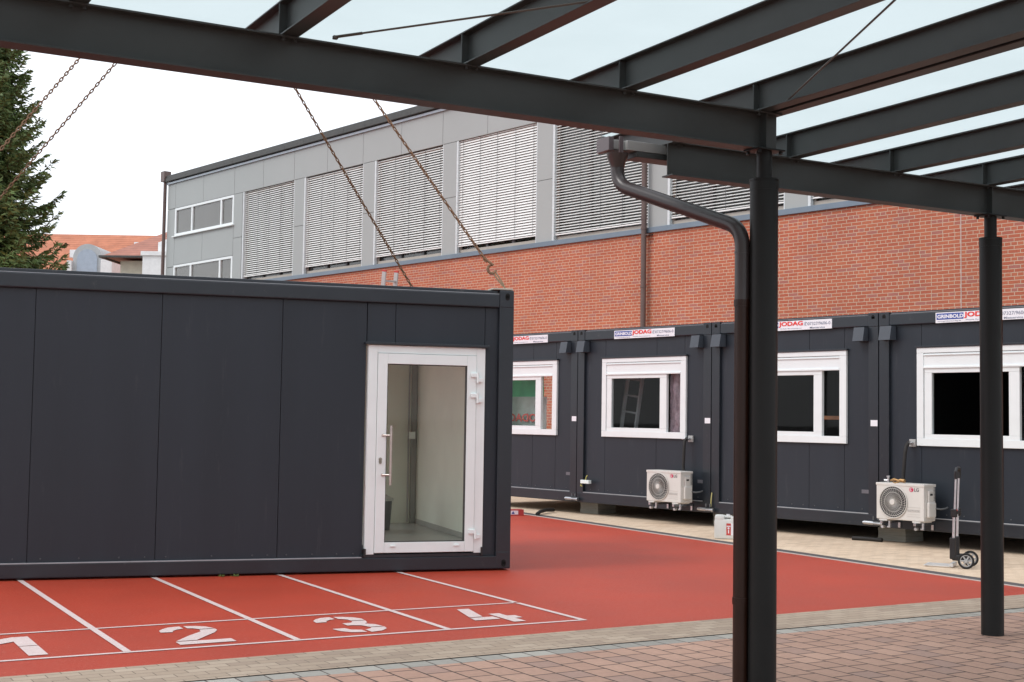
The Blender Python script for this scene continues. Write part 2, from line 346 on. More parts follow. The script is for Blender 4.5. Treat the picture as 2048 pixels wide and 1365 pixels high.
# ------------------------------------------------------------------ school building behind
FB = 8.4
sch = thing('school_building', 'long school building of red brick and grey cladding panels behind the container row', 'building', tuple(rowp(0, FB)), aR)
BRK = brickmat('red_facade_brick', (.40, .100, .054), (.455, .132, .068), (.53, .385, .28), .258, .075, .0075, vertical=True, c3=(.37, .13, .10), extra=.17, offset=.5, squash=.52, sqf=4, bump=.5)
CLAD = mat('grey_cladding', (.355, .375, .37), .5, 0, .03, .6, spec=.4)
CLADD = mat('cladding_joint', (.12, .12, .12), .8)
SILL = mat('blue_grey_sheet', (.17, .215, .265), .4, .2, .08, 2)
ZINC = mat('roof_edge_zinc', (.065, .065, .062), .5, .3, .2, 5)
SLAT = mat('white_slats', (.86, .86, .84), .35, 0, .03, 4)
TANF = mat('pale_window_base', (.42, .38, .33), .6)
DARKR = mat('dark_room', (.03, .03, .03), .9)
mb = MB(); mb.box(-27.0, 17, 0, .3, 0, 6.27); mb.build('brick_wall', BRK, sch)
mb = MB(); mb.box(2.205, 2.225, -.004, -.001, 0, 6.2); mb.build('expansion_joint', mat('joint_mastic', (.52, .40, .36), .8), sch)
mb = MB(); mb.box(-27.0, 17, -.07, .12, 6.272, 6.40, .004); mb.build('sill_strip', SILL, sch)
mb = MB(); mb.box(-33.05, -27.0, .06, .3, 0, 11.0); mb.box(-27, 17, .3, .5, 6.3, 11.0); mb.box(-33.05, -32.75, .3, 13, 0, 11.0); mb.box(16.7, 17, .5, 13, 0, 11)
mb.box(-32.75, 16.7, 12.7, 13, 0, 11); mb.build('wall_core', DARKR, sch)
mb = MB(); mb.box(-33.2, 17.1, -.1, 13.1, 11.0, 11.06); mb.build('roof', ZINC, sch)
# fascia panels
seams = [-33.05, -32.37, -30.03] + [-27.6+2.113*k for k in range(0, 22)]
mb = MB()
for a, b_ in zip(seams[:-1], seams[1:]):
    if a < 17: mb.box(a+.008, min(b_, 17)-.008, 0.0, .05, 9.76, 10.76)
mb.build('fascia_panels', CLAD, sch)
mb = MB(); mb.box(-33.05, -27.01, .05, .06, 0, 10.76); mb.box(-27.01, 17, .05, .09, 9.76, 10.76); mb.build('panel_backing', CLADD, sch)
mb = MB(); mb.box(-33.12, 17.05, -.06, .06, 10.765, 10.845, .003); mb.build('eaves_flashing', mat('pale_blue_flashing', (.42, .47, .52), .35, .3), sch)
g = MB(); g.box(-33.1, 17.1, -.16, -.04, 10.87, 11.0, .01); g.box(-33.1, 17.1, -.13, .1, 11.0, 11.11, .01)
k = -32.5
while k < 17: g.box(k, k+.012, -.163, -.03, 10.866, 11.004); k += 1.24
g.build('roof_gutter', ZINC, sch)
g = MB(); g.box(-33.35, -33.02, -.2, .1, 10.9, 11.32, .01); g.tube([(-33.16, -.08, 10.95), (-33.16, -.08, 0)], .07); g.build('corner_downpipe', mat('brown_pipe_light', (.12, .075, .065), .4), sch)
# cladding of the left bay
mb = MB()
for a, b_ in ((-33.05, -32.37),): mb.box(a+.008, b_-.008, 0, .05, 6.0, 7.4); mb.box(a+.008, b_-.008, 0, .05, 7.42, 9.74)
for a, b_ in ((-32.37, -30.03), (-30.03, -27.6)):
    mb.box(a+.008, b_-.008, 0, .05, 7.48, 8.60); mb.box(a+.008, b_-.008, 0, .05, 4.2, 6.3)
mb.box(-27.59, -26.96, 0, .05, 6.4, 8.1); mb.box(-27.59, -26.96, 0, .05, 8.115, 9.745)
mb.build('cladding_panels', CLAD, sch)
def fwindow(z0, z1, sill):
    f = MB(); fw = .09
    f.box(-32.36, -27.6, -.01, .1, z0, z0+fw, .004); f.box(-32.36, -27.6, -.01, .1, z1-fw, z1, .004)
    for a in (-32.36, -30.97, -28.62, -27.70): f.box(a, a+.11, -.012, .1, z0+fw+.001, z1-fw-.001, .004)
    if sill: f.box(-32.45, -27.55, -.09, .02, z0-.045, z0-.002, .004)
    w_ = f.build('window', WFR, sch)
    q = MB()
    for a, b_ in ((-32.25, -30.97), (-30.86, -28.62), (-28.51, -27.7)): q.box(a, b_, .035, .045, z0+fw, z1-fw)
    q.build('pane', FGLASS, w_)
fwindow(8.63, 9.74, True); fwindow(6.32, 7.46, False)
q = MB(); q.box(-32.2, -27.62, .052, .056, 6.32, 7.38); q.build('drawn_blind', mat('beige_blind', (.75, .62, .45), .7), sch)
q = MB(); q.box(-32.2, -27.7, .052, .056, 8.70, 9.28); q.build('reflection_sheet', mat('roof_reflection_brown', (.55, .36, .26), .7, 0, .3, 1.5), sch)  # brown sheet behind the panes, painted as the reflection of tiled roofs
q = MB(); q.box(-32.2, -27.7, .052, .056, 9.285, 9.66); q.build('reflection_sheet', mat('sky_reflection_pale', (.80, .78, .76), .7, 0, .3, 1.5), sch)  # pale sheet above it, painted as the reflected sky
# blinds bays
def slat_blind(x0, x1, zb, dy, dz):
    b_ = MB(); z = zb
    while z < 9.72:
        A = [(-dy/2, z), (dy/2, z+dz), (dy/2, z+dz+.005), (-dy/2, z+.005)]
        b_.prism([(-.0 + p[0]+.07, p[1]) for p in A], x0, x1, 'x'); z += .0745
    b_.box(x0, x1, .05, .09, zb-.05, zb-.02)
    ob = b_.build('venetian_blind', SLAT, sch)
    c = MB()
    for f in (.05, .28, .50, .73, .95): c.box(x0+(x1-x0)*f, x0+(x1-x0)*f+.008, .036, .040, zb, 9.74)
    c.build('ladder_cord', GREYM, ob)
    return ob
prm = [(6.66, .045, .044), (6.70, .045, .049), (6.70, .045, .045), (6.66, .036, .058), (6.60, .055, .036), (6.62, .06, .032), (6.62, .05, .04)]
x = -26.87
for k in range(11):
    x0, x1 = x, x+3.52
    if x1 > 17: break
    p_ = prm[k] if k < 7 else prm[6]
    slat_blind(x0+.03, x1-.01, *p_)
    f = MB(); f.box(x0, x0+.06, .13, .19, 6.52, 9.66); f.box(x1-.06, x1, .13, .19, 6.52, 9.66); f.box(x0, x1, .125, .19, 6.40, 6.52); f.box(x0, x1, .125, .19, 9.66, 9.75)
    wn = f.build('window', TANF, sch)
    f = MB()
    f.box(x0+1.2, x0+1.3, .14, .19, 6.521, 9.659); f.build('mullion', GREYM, wn)
    f = MB(); f.box(x0+2.36, x0+2.46, .14, .19, 6.521, 9.659); f.build('mullion', GREYM, wn)
    q = MB(); q.box(x0, x1, .195, .2, 6.52, 9.66); q.build('pane', FGLASS, wn)
    for ga, gb in ((x0-.055, x0+.025), (x1-.008, x1+.02)): gd = MB(); gd.box(ga, gb, .0, .11, 6.402, 9.75, .004); gd.build('guide_rail', mat('rail_alu', (.62, .65, .66), .4, .2), sch)
    pl = MB(); pl.box(x1+.022, x1+.65, 0, .05, 6.40, 8.10); pl.box(x1+.022, x1+.65, 0, .05, 8.115, 9.745); pl.box(x1+.02, x1+.655, .051, .12, 6.4, 9.75)
    pl.build('pillar_panels', CLAD, sch)
    x += 4.23
dp = MB(); dp.tube([(-6.42, -.15, 10.9), (-6.42, -.15, 0)], .068, 14)
for z in (3.2, 4.9, 6.6, 6.35): dp.cyl((-6.42, -.15, z), (-6.42, -.15, z+.05), .08)
dp.box(-6.47, -6.25, -.16, .0, 6.20, 6.23)
dp.build('downpipe', mat('brown_pipe', (.115, .075, .065), .4, 0, .15, 3), sch, smooth=True)

# ------------------------------------------------------------------ container row
HC = 2.925; ZB = .207
def box_shell(prot, L, D_, front_pieces, rear_open, lining, door=False):
    pass
def build_module(open_side=False):
    r = thing('office_container', '', 'container')
    W = 2.985; H = HC
    f = MB()                                   # steel frame
    for x0 in (0, W-.155):
        f.box(x0, x0+.155, 0, .16, .16, H-.19, .004); f.box(x0, x0+.155, 6.06-.16, 6.06, .16, H-.19, .004)
    for y in (0, 5.90):
        f.box(0, W, y, y+.16, 0, .165, .010)
        f.box(.16, W-.16, y, y+.14, H-.185, H-.03, .012)
    for x0 in (0, W-.16):
        f.box(x0, x0+.16, .161, 5.89, 0.002, .16); f.box(x0+.01, x0+.14, .161, 5.89, H-.18, H-.03)
        for y in (0, 5.88): f.box(x0, x0+.16, y-.004, y+.18, H-.189, H, .006)
    f.build('frame', CONF, r)
    tr_ = MB(); tr_.box(.16, W-.16, -.002, .03, .1655, .177, .001); tr_.build('highlight_trim', mat('edge_highlight', (.34, .35, .37), .35), r)  # pale strip added to paint the highlight along the foot rail edge
    tr_ = MB(); tr_.box(.18, W-.18, .006, .028, H-.0295, H-.025, .001); tr_.build('highlight_trim', mat('edge_highlight', (.34, .35, .37), .35), r)  # same painted highlight along the top rail
    for x0 in (.08, W-.08):
        h = MB(); h.cyl((x0, -.0055, H-.055), (x0, .02, H-.055), .026, n=14); h.box(x0-.026, x0+.026, -.0055, .02, H-.085, H-.055); h.build('casting_hole', VOID, r)
    rf = MB(); rf.box(.02, W-.02, .06, 6.0, H-.028, H-.005); rf.box(.17, W-.17, .03, .06, H-.029, H-.004, .004); rf.build('roof', CONF, r)
    wl = MB(); e = .006                          # front wall panels around the window opening (x .58-2.455, z 1.12-2.42 above the frame foot)
    zl, zh, wx0, wx1, wz0, wz1 = .166, H-.186, .60, 2.44, 1.13, 2.41
    wl.box(.156, .627, .045, .09, zl, zh) ; wl.box(.633, 1.797, .045, .09, zl, wz0); wl.box(1.803, 2.40, .045, .09, zl, wz0)
    wl.box(.633, 1.797, .045, .09, wz1, zh); wl.box(1.803, 2.40, .045, .09, wz1, zh); wl.box(2.406, W-.156, .045, .09, zl, zh)
    wl.box(.156, W-.156, .091, .1, zl, wz0); wl.box(.156, W-.156, .091, .1, wz1, zh)
    (None if open_side else wl.box(.02, .05, .17, 5.9, .16, H-.18)); wl.box(W-.05, W-.02, .17, 5.9, .16, H-.18)  # unseen left wall omitted when open, so that light floods the module
    wl.build('wall', CONT, r)
    sc = MB()
    for x0 in (.3, .5, .72, 1.0, 1.25, 1.5, 1.7, 1.9, 2.3, 2.7): sc.cyl((x0, .036, .225), (x0, .046, .225), .007, n=8)
    sc.build('screws', GREYM, r)
    wi = MB(); F_ = .09
    z0, z1, x0, x1 = 1.325-ZB, 2.628-ZB, .58, 2.458
    wi.box(x0, x1, .005, .10, z0, z0+.10, .005); wi.box(x0, x1, .005, .10, z1-.07, z1, .005)
    wi.box(x0, x0+.10, .006, .10, z0+.101, z1-.071, .005); wi.box(x1-.115, x1, .006, .10, z0+.101, z1-.071, .005)
    wi.box(x0+.10, x1-.115, .018, .1, 2.37-ZB, 2.553-ZB, .004)
    wi.box(x0+.10, x1-.115, -.004, .02, 2.352-ZB, 2.378-ZB, .004); wi.box(x0+.1, x1-.115, 0, .02, 2.525-ZB, 2.535-ZB)
    wnd = wi.build('window', WFR, r)
    dc = MB(); dc.box(x0-.02, x1+.02, -.01, .05, z1+.001, z1+.025, .003); dc.build('drip_cap', CONF, r)
    sa = MB()                                    # sliding sash
    sx0, sx1, sz0, sz1 = .69, 2.04, 1.425-ZB, 2.352-ZB
    sa.box(sx0, sx1, .015, .07, sz0, sz0+.055, .004); sa.box(sx0, sx1, .015, .07, sz1-.06, sz1, .004)
    sa.box(sx0, sx0+.11, .016, .07, sz0+.056, sz1-.061, .004); sa.box(1.895, sx1, .016, .07, sz0+.056, sz1-.061, .004)
    sa.build('sash', WFR, wnd)
    gl = MB(); gl.box(.80, 1.895, .04, .046, sz0+.05, sz1-.05); gl.build('pane', WGLASS, wnd)
    g2 = MB(); g2.box(2.04, 2.345, .075, .081, sz0, sz1); g2.build('pane', WGLASS, wnd)
    st = MB(); st.box(2.865, 2.975, -.003, -.0005, 1.575-ZB, 1.658-ZB); st.build('paper_notice', SIGNW, r)
    for nm, ax, bx in (('cable_cowl', .07, .25), ('cable_cowl', 2.65, 2.82)):
        c = MB(); c.prism([(.03, 2.745-ZB), (-.125, 2.745-ZB), (-.085, 2.935-ZB), (.03, 2.935-ZB)], ax, bx, 'x'); c.build(nm, mat('cowl_paint', (.050, .060, .075), .45), r)
    pl = MB(); pl.box(2.69, 2.81, .040, .0445, .648-ZB, .70-ZB); pl.build('rating_plate', mat('grey_plate', (.16, .16, .18), .4, .3), r)
    return r
def add_sign(r):
    sg = MB(); sg.box(.878, 2.227, -.012, -.002, 2.947-ZB, 3.083-ZB); s_ = sg.build('company_sign', SIGNW, r)
    b_ = MB(); b_.box(.893, 1.285, -.0135, -.0125, 2.988-ZB, 3.070-ZB); b_.build('blue_field', BLUET, s_)
    t = MB(); t.text('GRINBOLD', .905, 1.285, 3.004-ZB, 3.054-ZB, -.0140, bold=.035); t.build('lettering', SIGNW, s_)
    t = MB(); t.text('JODAG', 1.292, 1.728, 2.992-ZB, 3.075-ZB, -.0150, bold=.035); t.build('lettering', REDT, s_)
    t = MB(); t.text('✆07327/9606-0', 1.745, 2.205, 3.002-ZB, 3.058-ZB, -.0130, bold=.004); t.text('Mietservice', 1.85, 2.11, 2.957-ZB, 2.985-ZB, -.0130, bold=.01)
    t.build('lettering', GREYT, s_)
    t = MB(); t.text('www.grinbold-jodag.de', .905, 1.25, 2.957-ZB, 2.975-ZB, -.0130); t.text('Mobile Raumsysteme', 1.32, 1.70, 2.962-ZB, 2.98-ZB, -.0130); t.build('lettering', GREYT, s_)
proto = build_module(); add_sign(proto)
labels = ['grey office container partly hidden behind the near container, green sheet showing in its window',
          'grey office container with a ladder in its window and mauve film in the right pane',
          'grey office container directly behind the near round column, with no outdoor unit in front',
          'rightmost grey office container, standing behind the folding hand truck']
mods = []
for i in range(4):
    if i == 0: r = build_module(True); add_sign(r)
    else: r = proto if i == 1 else copy_tree(proto)
    r.location = tuple(rowp(3.0*(i-1)+.006, 0, ZB)); r.rotation_euler.z = aR
    tag(r, labels[i], 'container', 'grey office containers in a row before the brick wall'); mods.append(r)
    fl = MB(); fl.box(.05, 2.93, .1, 5.95, .10, .155); fl.box(.051, 2.929, .1, 5.95, HC-.2, HC-.18)
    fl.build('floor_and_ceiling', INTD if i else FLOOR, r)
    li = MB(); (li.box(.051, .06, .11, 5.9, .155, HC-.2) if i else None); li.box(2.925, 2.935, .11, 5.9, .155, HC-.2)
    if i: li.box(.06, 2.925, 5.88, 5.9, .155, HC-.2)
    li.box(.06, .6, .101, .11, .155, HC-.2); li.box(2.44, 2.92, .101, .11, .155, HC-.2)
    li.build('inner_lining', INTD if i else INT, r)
# a fifth module continues the row beyond the frame
# contents seen in the windows
m1 = mods[0]
def rotp(ob, mod, x, y, z):     # place a thing in module coordinates
    base = Vector(mod.location); ob.location = tuple(base + uR*x + nR*y + Vector((0, 0, z))); ob.rotation_euler.z = aR
def cloth(name, c):
    ma, n, p = nodes(name); tr = n.nodes.new('ShaderNodeBsdfTranslucent'); tr.inputs[0].default_value = tuple(c)+(1,)
    z = n.nodes.new('ShaderNodeTexNoise'); z.inputs['Scale'].default_value = 5; t = n.nodes.new('ShaderNodeTexCoord'); n.links.new(t.outputs['Object'], z.inputs['Vector'])
    r = n.nodes.new('ShaderNodeValToRGB'); r.color_ramp.elements[0].color = tuple(x_*.75 for x_ in c)+(1,); r.color_ramp.elements[1].color = tuple(min(1, x_*1.2) for x_ in c)+(1,)
    n.links.new(z.outputs['Fac'], r.inputs[0]); n.links.new(r.outputs[0], p.inputs['Base Color']); n.links.new(r.outputs[0], tr.inputs[0]); p.inputs['Roughness'].default_value = .6
    mi = n.nodes.new('ShaderNodeMixShader'); mi.inputs[0].default_value = .45; o_ = n.nodes['Material Output']
    n.links.new(p.outputs[0], mi.inputs[1]); n.links.new(tr.outputs[0], mi.inputs[2]); n.links.new(mi.outputs[0], o_.inputs[0]); MATS[name] = ma; return ma
GRN = cloth('green_sheeting', (.22, .80, .50))
def wavy(x0, x1, z0, z1, y, amp, nx, nz, seed=1):
    rnd = random.Random(seed); mb = MB(); V = []
    ph = [rnd.uniform(0, 6) for _ in range(6)]
    for j in range(nz+1):
        for i in range(nx+1):
            fx, fz = i/nx, j/nz
            d = amp*(math.sin(fx*17+ph[0]+fz*3)+.6*math.sin(fx*31+ph[1]-fz*7)+.5*math.sin(fz*23+fx*9+ph[2])+rnd.uniform(-.4, .4))
            V.append(mb.bm.verts.new((x0+(x1-x0)*fx, y+d, z0+(z1-z0)*fz)))
    for j in range(nz):
        for i in range(nx): mb.bm.faces.new((V[j*(nx+1)+i], V[j*(nx+1)+i+1], V[(j+1)*(nx+1)+i+1], V[(j+1)*(nx+1)+i]))
    bmesh.ops.solidify(mb.bm, geom=list(mb.bm.faces), thickness=.004)
    return mb
gs = wavy(-.3, 1.54, 1.1, 2.5, 0, .012, 40, 14).build('green_sheet', GRN, smooth=True)
tag(gs, 'translucent green sheet hanging inside the window of the leftmost row container', 'sheet'); rotp(gs, m1, 0, .52, 0)
bn = thing('site_banner', 'white banner with mirrored red letters hung inside the leftmost row container', 'banner')
rotp(bn, m1, 0, .46, 0)
wavy(-.1, 1.70, 1.05, 1.80, 0, .006, 30, 10, 3).build('banner_cloth', cloth('banner_white', (.86, .90, .88)), bn, smooth=True)
t = MB(); t.text('JODAG', .70, 1.56, 1.30, 1.49, -.03, bold=.03, mirror=True); t.build('lettering', mat('faded_red', (.60, .10, .08), .5), bn)
# ladder leaning inside the second module
def ladder(name, label, w_, L, rung, ma, capm=None, group=None, n=24):
    r = thing(name, label, 'ladder', group=group)
    for x0 in (-w_/2, w_/2-.0):
        q = MB(); q.box(x0-.014, x0+.014, -.035, .035, 0, L, .003); q.build('rail', ma, r)
        if capm: q = MB(); q.box(x0-.017, x0+.017, -.038, .038, L, L+.03, .004); q.build('end_cap', capm, r)
    z = .25
    while z < L-.1:
        q = MB(); q.box(-w_/2+.014, w_/2-.014, -.015, .015, z, z+.03); q.build('rung', ma, r); z += rung
    return r
ld = ladder('ladder', 'aluminium ladder leaning inside the container behind the sliding window', .34, 2.45, .28, mat('ladder_alu', (.80, .80, .81), .5, 0))
rotp(ld, mods[1], .42, .62, .16); ld.rotation_euler = (rad(-4), rad(6), aR)
# mauve film behind the open pane
fm = wavy(2.03, 2.40, .98, 2.2, 0, .012, 14, 40, 5).build('protective_film', mat('mauve_film', (.62, .47, .53), .35, 0, .3, 14), smooth=True)
tag(fm, 'crinkled mauve protective film behind the narrow right window pane', 'film'); rotp(fm, mods[1], .0, .125, 0)
tb = MB(); tb.box(1.70, 2.40, .30, .50, 1.47, 1.525, .004); t_ = tb.build('shelf_board', mat('orange_wood', (.36, .15, .06), .5)); rotp(t_, mods[2], 0, 0, -.02)
tag(t_, 'orange-brown shelf board seen through the right pane of the container behind the column', 'shelf')
# support blocks and clamps at the joints
BLK = mat('grey_timber_packing', (.30, .29, .25), .9, 0, .2, 4, stretch=(1, 1, 18))
bl_lab = ['layered grey support block under the joint of the two leftmost row containers', 'layered grey support block beside the white canister', 'layered grey support block beneath the outdoor unit with valves on top']
cl_lab = ['steel clamp joining the feet of the two leftmost row containers', 'steel clamp with a yellow tail wire at the container feet above the canister', 'steel clamp at the container feet left of the outdoor unit with valves on top']
for i in range(3):
    s = 3.0*i
    o0 = 0 if i else -.0
    b_ = MB()
    for k, (z0, z1) in enumerate(((0, .068), (.069, .135), (.136, .2065))): b_.box(-.23+.006*(k % 2), .21-.004*k, .32, .75, z0, z1, .003)
    b_ = b_.build('support_block', BLK, loc=tuple(rowp(s, 0)), rotz=aR); tag(b_, bl_lab[i], 'block', 'support blocks under the container joints')
    c = thing('frame_clamp', cl_lab[i], 'clamp', tuple(rowp(s-.02, 0)), aR, 'steel clamps at the container feet')
    q = MB(); q.cyl((-.17, -.06, .262), (.13, -.06, .258), .028, n=14); q.cyl((-.19, -.06, .262), (-.17, -.06, .262), .018); q.build('screw_barrel', CHROME, c, smooth=True)
    q = MB(); q.box(-.02, .10, -.085, -.002, .235, .285, .008); q.cyl((-.03, -.05, .30), (-.03, -.05, .35), .012); q.cyl((.05, -.05, .3), (.05, -.05, .35), .012); q.build('jaw', GREYM, c)
    if i == 1:
        q = MB(); q.tube([(.05, -.03, .30), (.055, -.03, .42), (.06, -.02, .52)], .008, 6); q.build('tail_wire', mat('yellow_wire', (.55, .5, .2), .5), c)
# junction box hanging on cont 2
jb = thing('junction_box', 'small white junction box lying against the foot rail of the container with the ladder', 'junction box', tuple(rowp(.29, -.06, .56)), aR)
q = MB(); q.box(-.10, .10, -.03, .04, -.03, .03, .008); q.build('housing', WHITE, jb)
q = MB(); q.tube([(0, 0, .03), (.01, .0, .07), (.02, .02, .11)], .008, 6); q.tube([(-.09, -.01, -.03), (-.1, -.02, -.07), (-.06, -.02, -.075)], .007, 6); q.build('cable_stub', mat('yellow_green_wire', (.5, .45, .1), .5), jb)

# outdoor units
def make_ac():
    r = thing('outdoor_unit', '', 'air conditioner')
    W, Dp, H = .715, .27, .475       # front face at y=0
    b_ = MB(); b_.box(0, W, 0, Dp, 0, H, .012); b_.build('casing', ACW, r)
    t = MB(); t.box(-.006, W+.006, -.006, Dp+.004, H-.03, H+.004, .006); t.build('lid', ACW, r)
    cx, cz, rr = .262, .232, .208
    g = MB()                         # swirl grille
    ring = lambda ra: [(cx+ra*math.cos(2*math.pi*k/40), -.012, cz+ra*math.sin(2*math.pi*k/40)) for k in range(40)]
    g.tube(ring(rr), .007, 6, closed=True); g.tube(ring(rr*.62), .0028, 4, closed=True)
    g.tube(ring(rr*.86), .003, 4, closed=True)
    for k in range(36):
        a = 2*math.pi*k/36; pts = []
        for j in range(6):
            f = .17+.83*j/5; aa = a+.55*f
            pts.append((cx+rr*f*math.cos(aa), -.014-.012*math.sin(f*2.6), cz+rr*f*math.sin(aa)))
        g.tube(pts, .0024, 4)
    g.build('fan_grille', ACW, r, smooth=True)
    h = MB(); h.cyl((cx, -.034, cz), (cx, -.012, cz), .036, n=24); h.build('hub_cap', ACW, r, smooth=True)
    d = MB(); d.cyl((cx, -.004, cz), (cx, .002, cz), rr-.002, n=40); d.build('fan_opening', mat('fan_shadow', (.02, .02, .02), .7), r)
    q = MB()
    for z in (.055, .085, .115, .145, .175): q.box(.47, .66, -.003, .004, z, z+.004)
    q.build('pressed_lines', mat('pressed_grey', (.50, .48, .45), .5), r)
    lg = MB(); lg.cyl((.53, -.003, .405), (.53, .001, .405), .030, n=28); lo = lg.build('emblem', mat('crimson_emblem', (.55, .01, .07), .4), r)
    e = MB(); e.box(.522, .527, -.0045, -.0032, .388, .420); e.box(.527, .538, -.0045, -.0032, .388, .393); e.cyl((.513, -.0045, .414), (.513, -.0032, .414), .0045, n=8)
    e.tube([(.53+.021*math.cos(a), -.004, .405+.021*math.sin(a)) for a in [rad(x) for x in range(-90, -360, -30)]], .0018, 4); e.build('emblem_lines', SIGNW, lo)
    t = MB(); t.text('LG', .572, .642, .382, .428, -.002, bold=.02); t.build('lettering', mat('dark_grey_letters', (.10, .10, .11), .5), r)
    t = MB(); t.text('Dual Inverter', .475, .655, .125, .143, -.0045, bold=.0); t.build('lettering', mat('pale_grey_letters', (.36, .35, .34), .5), r)
    v = MB(); v.box(W+.0, W+.045, .05, .22, .05, .25, .02); v.box(W, W+.028, .075, .19, .20, .40, .012); v.build('valve_cover', ACW, r)
    hh = MB(); hh.box(W+.028, W+.031, .10, .155, .335, .36); hh.build('grip_recess', VOID, r)
    vf = MB()
    for k in range(10): vf.box(W+.0, W+.004, .225, .262, .27+.018*k, .278+.018*k)
    vf.build('rear_fins', GREYM, r)
    for x0 in (.10, .60):
        f = MB(); f.box(x0-.06, x0+.06, .0, .27, -.022, -.001, .004); f.build('foot', ACW, r)
        k = MB(); k.box(x0-.018, x0+.018, -.04, .395, -.06, -.024, .003); k.box(x0-.018, x0+.018, .375, .398, -.13, -.06, .003); k.build('wall_bracket', CHROME, r)
        k = MB(); k.box(x0+.07, x0+.095, .02, .05, -.11, -.024, .003); k.box(x0+.05, x0+.095, .018, .05, -.11, -.09, .003); k.cyl((x0-.0, -.02, -.10), (x0, .03, -.10), .02, n=12); k.build('fixing', ALU, r)
    cn = MB(); cn.tube([(W+.03, .2, .17), (W+.09, .25, .16), (W+.12, .32, .17), (W+.10, .39, .18)], .012, 8); cn.build('connection_pipe', GREYM, r, smooth=True)
    return r
ac1 = make_ac()
ac2 = copy_tree(ac1)
for a, s, lb in ((ac1, 2.03, 'cream outdoor unit with a bare lid hung under the ladder window'), (ac2, 6.235, 'cream outdoor unit with brass valves lying on its lid')):
    a.location = tuple(rowp(s, -.4, .355)); a.rotation_euler.z = aR; tag(a, lb, 'air conditioner', 'outdoor units hung on the container fronts')
PB = mat('black_insulation', (.015, .013, .012), .7)
def conduit(x, x2, zt, zb_, lb, nm='insulated_pipe'):
    c = thing(nm, lb, 'pipe', tuple(rowp(x, 0, 0)), aR, 'black insulated pipes running down to the outdoor units')
    q = MB(); q.box(-.045, .05, .015, .043, zt-.09, zt+.01, .004); q.build('wall_plate', mat('plate_grey', (.38, .38, .37), .5, .2), c)
    q = MB(); q.cyl((0, .03, zt-.04), (-.01, -.07, zt-.04), .022, n=12); q.tube([(.03, -.03, zt-.03), (-.13 if x < 4 else -.02, -.03, zt-.045)], .010, 8); q.build('elbow', ALU, c, smooth=True)
    q = MB(); d = x2-x; q.tube([(-.01, -.05, zt-.03), (-.015, -.10, zt-.08), (d*.4, -.12, zt-.17), (d*.8, -.13, (zt*.5+zb_*.5)), (d, -.13, zb_)], .024, 12); q.build('hose', PB, c, smooth=True)
conduit(2.56, 2.55, 1.37, .5, 'black insulated pipe from wall plate down behind the outdoor unit under the ladder window')
conduit(6.51, 6.46, 1.40, .5, 'bent black insulated pipe above the outdoor unit with brass valves')
# valves lying on second unit
vl = thing('valve_set', 'brass valves and fittings lying on the lid of the right outdoor unit', 'valve', tuple(rowp(6.235, -.4, .355+.48)), aR)
BRS = mat('brass', (.45, .27, .12), .35, .9, .2, 30)
q = MB(); q.tube([(.18, .06, .03), (.24, .05, .045), (.30, .05, .03), (.36, .06, .035)], [.012, .02, .016, .022], 10); q.tube([(.24, .03, .01), (.29, .0, .0), (.33, .04, .02)], .012, 8); q.cyl((.33, .05, .035), (.40, .05, .03), .026, n=10); q.build('brass_body', BRS, vl, smooth=True)
q = MB(); q.cyl((.145, .06, .0), (.145, .06, .085), .016, n=10); q.cyl((.145, .06, .07), (.145, .06, .09), .024, n=10); q.cyl((.09, .05, .03), (.145, .06, .03), .013, n=8); q.build('steel_stem', ALU, vl, smooth=True)

# ------------------------------------------------------------------ near container hanging on chains
CC = Vector((.0163, 14.29, 0)); dC = Vector((math.cos(aC), math.sin(aC), 0)); nC = Vector((-dC.y, dC.x, 0))
nc = thing('site_container', 'large anthracite container with white glazed door hanging low over the red track', 'container', tuple(CC), aC)
L, DP, ZT = 6.055, 2.99, 2.97
f = MB()
for x0 in (-.16, -L):
    for y in (0, DP-.16): f.box(x0, x0+.16, y, y+.16, .16, 2.80, .005)
for y in (0, DP-.16):
    f.box(-L, 0, y, y+.16, .02, .155, .010); f.box(-L+.161, -.161, y, y+.15, 2.78, 2.925, .013)
for x0 in (-.16, -L):
    f.box(x0+.003, x0+.157, .161, DP-.161, .02, .155); f.box(x0+.01, x0+.15, .161, DP-.161, 2.78, 2.92)
    for y in (0, DP-.18): f.box(x0, x0+.16, y-.003 if y == 0 else y, y+.18, 2.781, ZT, .012)
    for y in (0, DP-.18): f.box(x0-.001, x0+.161, y-.004 if y == 0 else y, y+.18, .018, .20, .012)
f.box(-1.60, -.30, .01, .12, .1555, .188, .003)
tr_ = MB(); tr_.box(-L+.16, -1.60, -.003, .03, .1555, .165, .001); tr_.build('highlight_trim', mat('edge_highlight', (.34, .35, .37), .35), nc)  # thin light strips put the rail highlights into colour, foot and top
tr_ = MB(); tr_.box(-L+.16, -.16, .010, .034, 2.9255, 2.931, .001); tr_.build('highlight_trim', mat('edge_highlight', (.34, .35, .37), .35), nc)
f.build('frame', CONF, nc)
for x0 in (-.075, -L+.075):
    for z in (2.885, .062):
        h = MB(); h.cyl((x0, -.006, z+.03), (x0, .03, z+.03), .024, n=16); h.cyl((x0, -.006, z), (x0, .03, z), .024, n=16); h.box(x0-.024, x0+.024, -.006, .03, z, z+.03); h.build('casting_hole', VOID, nc)
rf = MB(); rf.box(-L+.17, -.17, .035, .10, 2.9255, 2.966, .006); rf.box(-L+.17, -.17, .1, DP-.05, 2.93, 2.955); rf.build('roof', CONF, nc)
wl = MB(); zl, zh = .156, 2.779
edges = [-L+.161, -4.822, -3.644, -2.456, -1.585]
for a, b_ in zip(edges[:-1], edges[1:]): wl.box(a+.003, b_-.003, .045, .09, zl, zh)
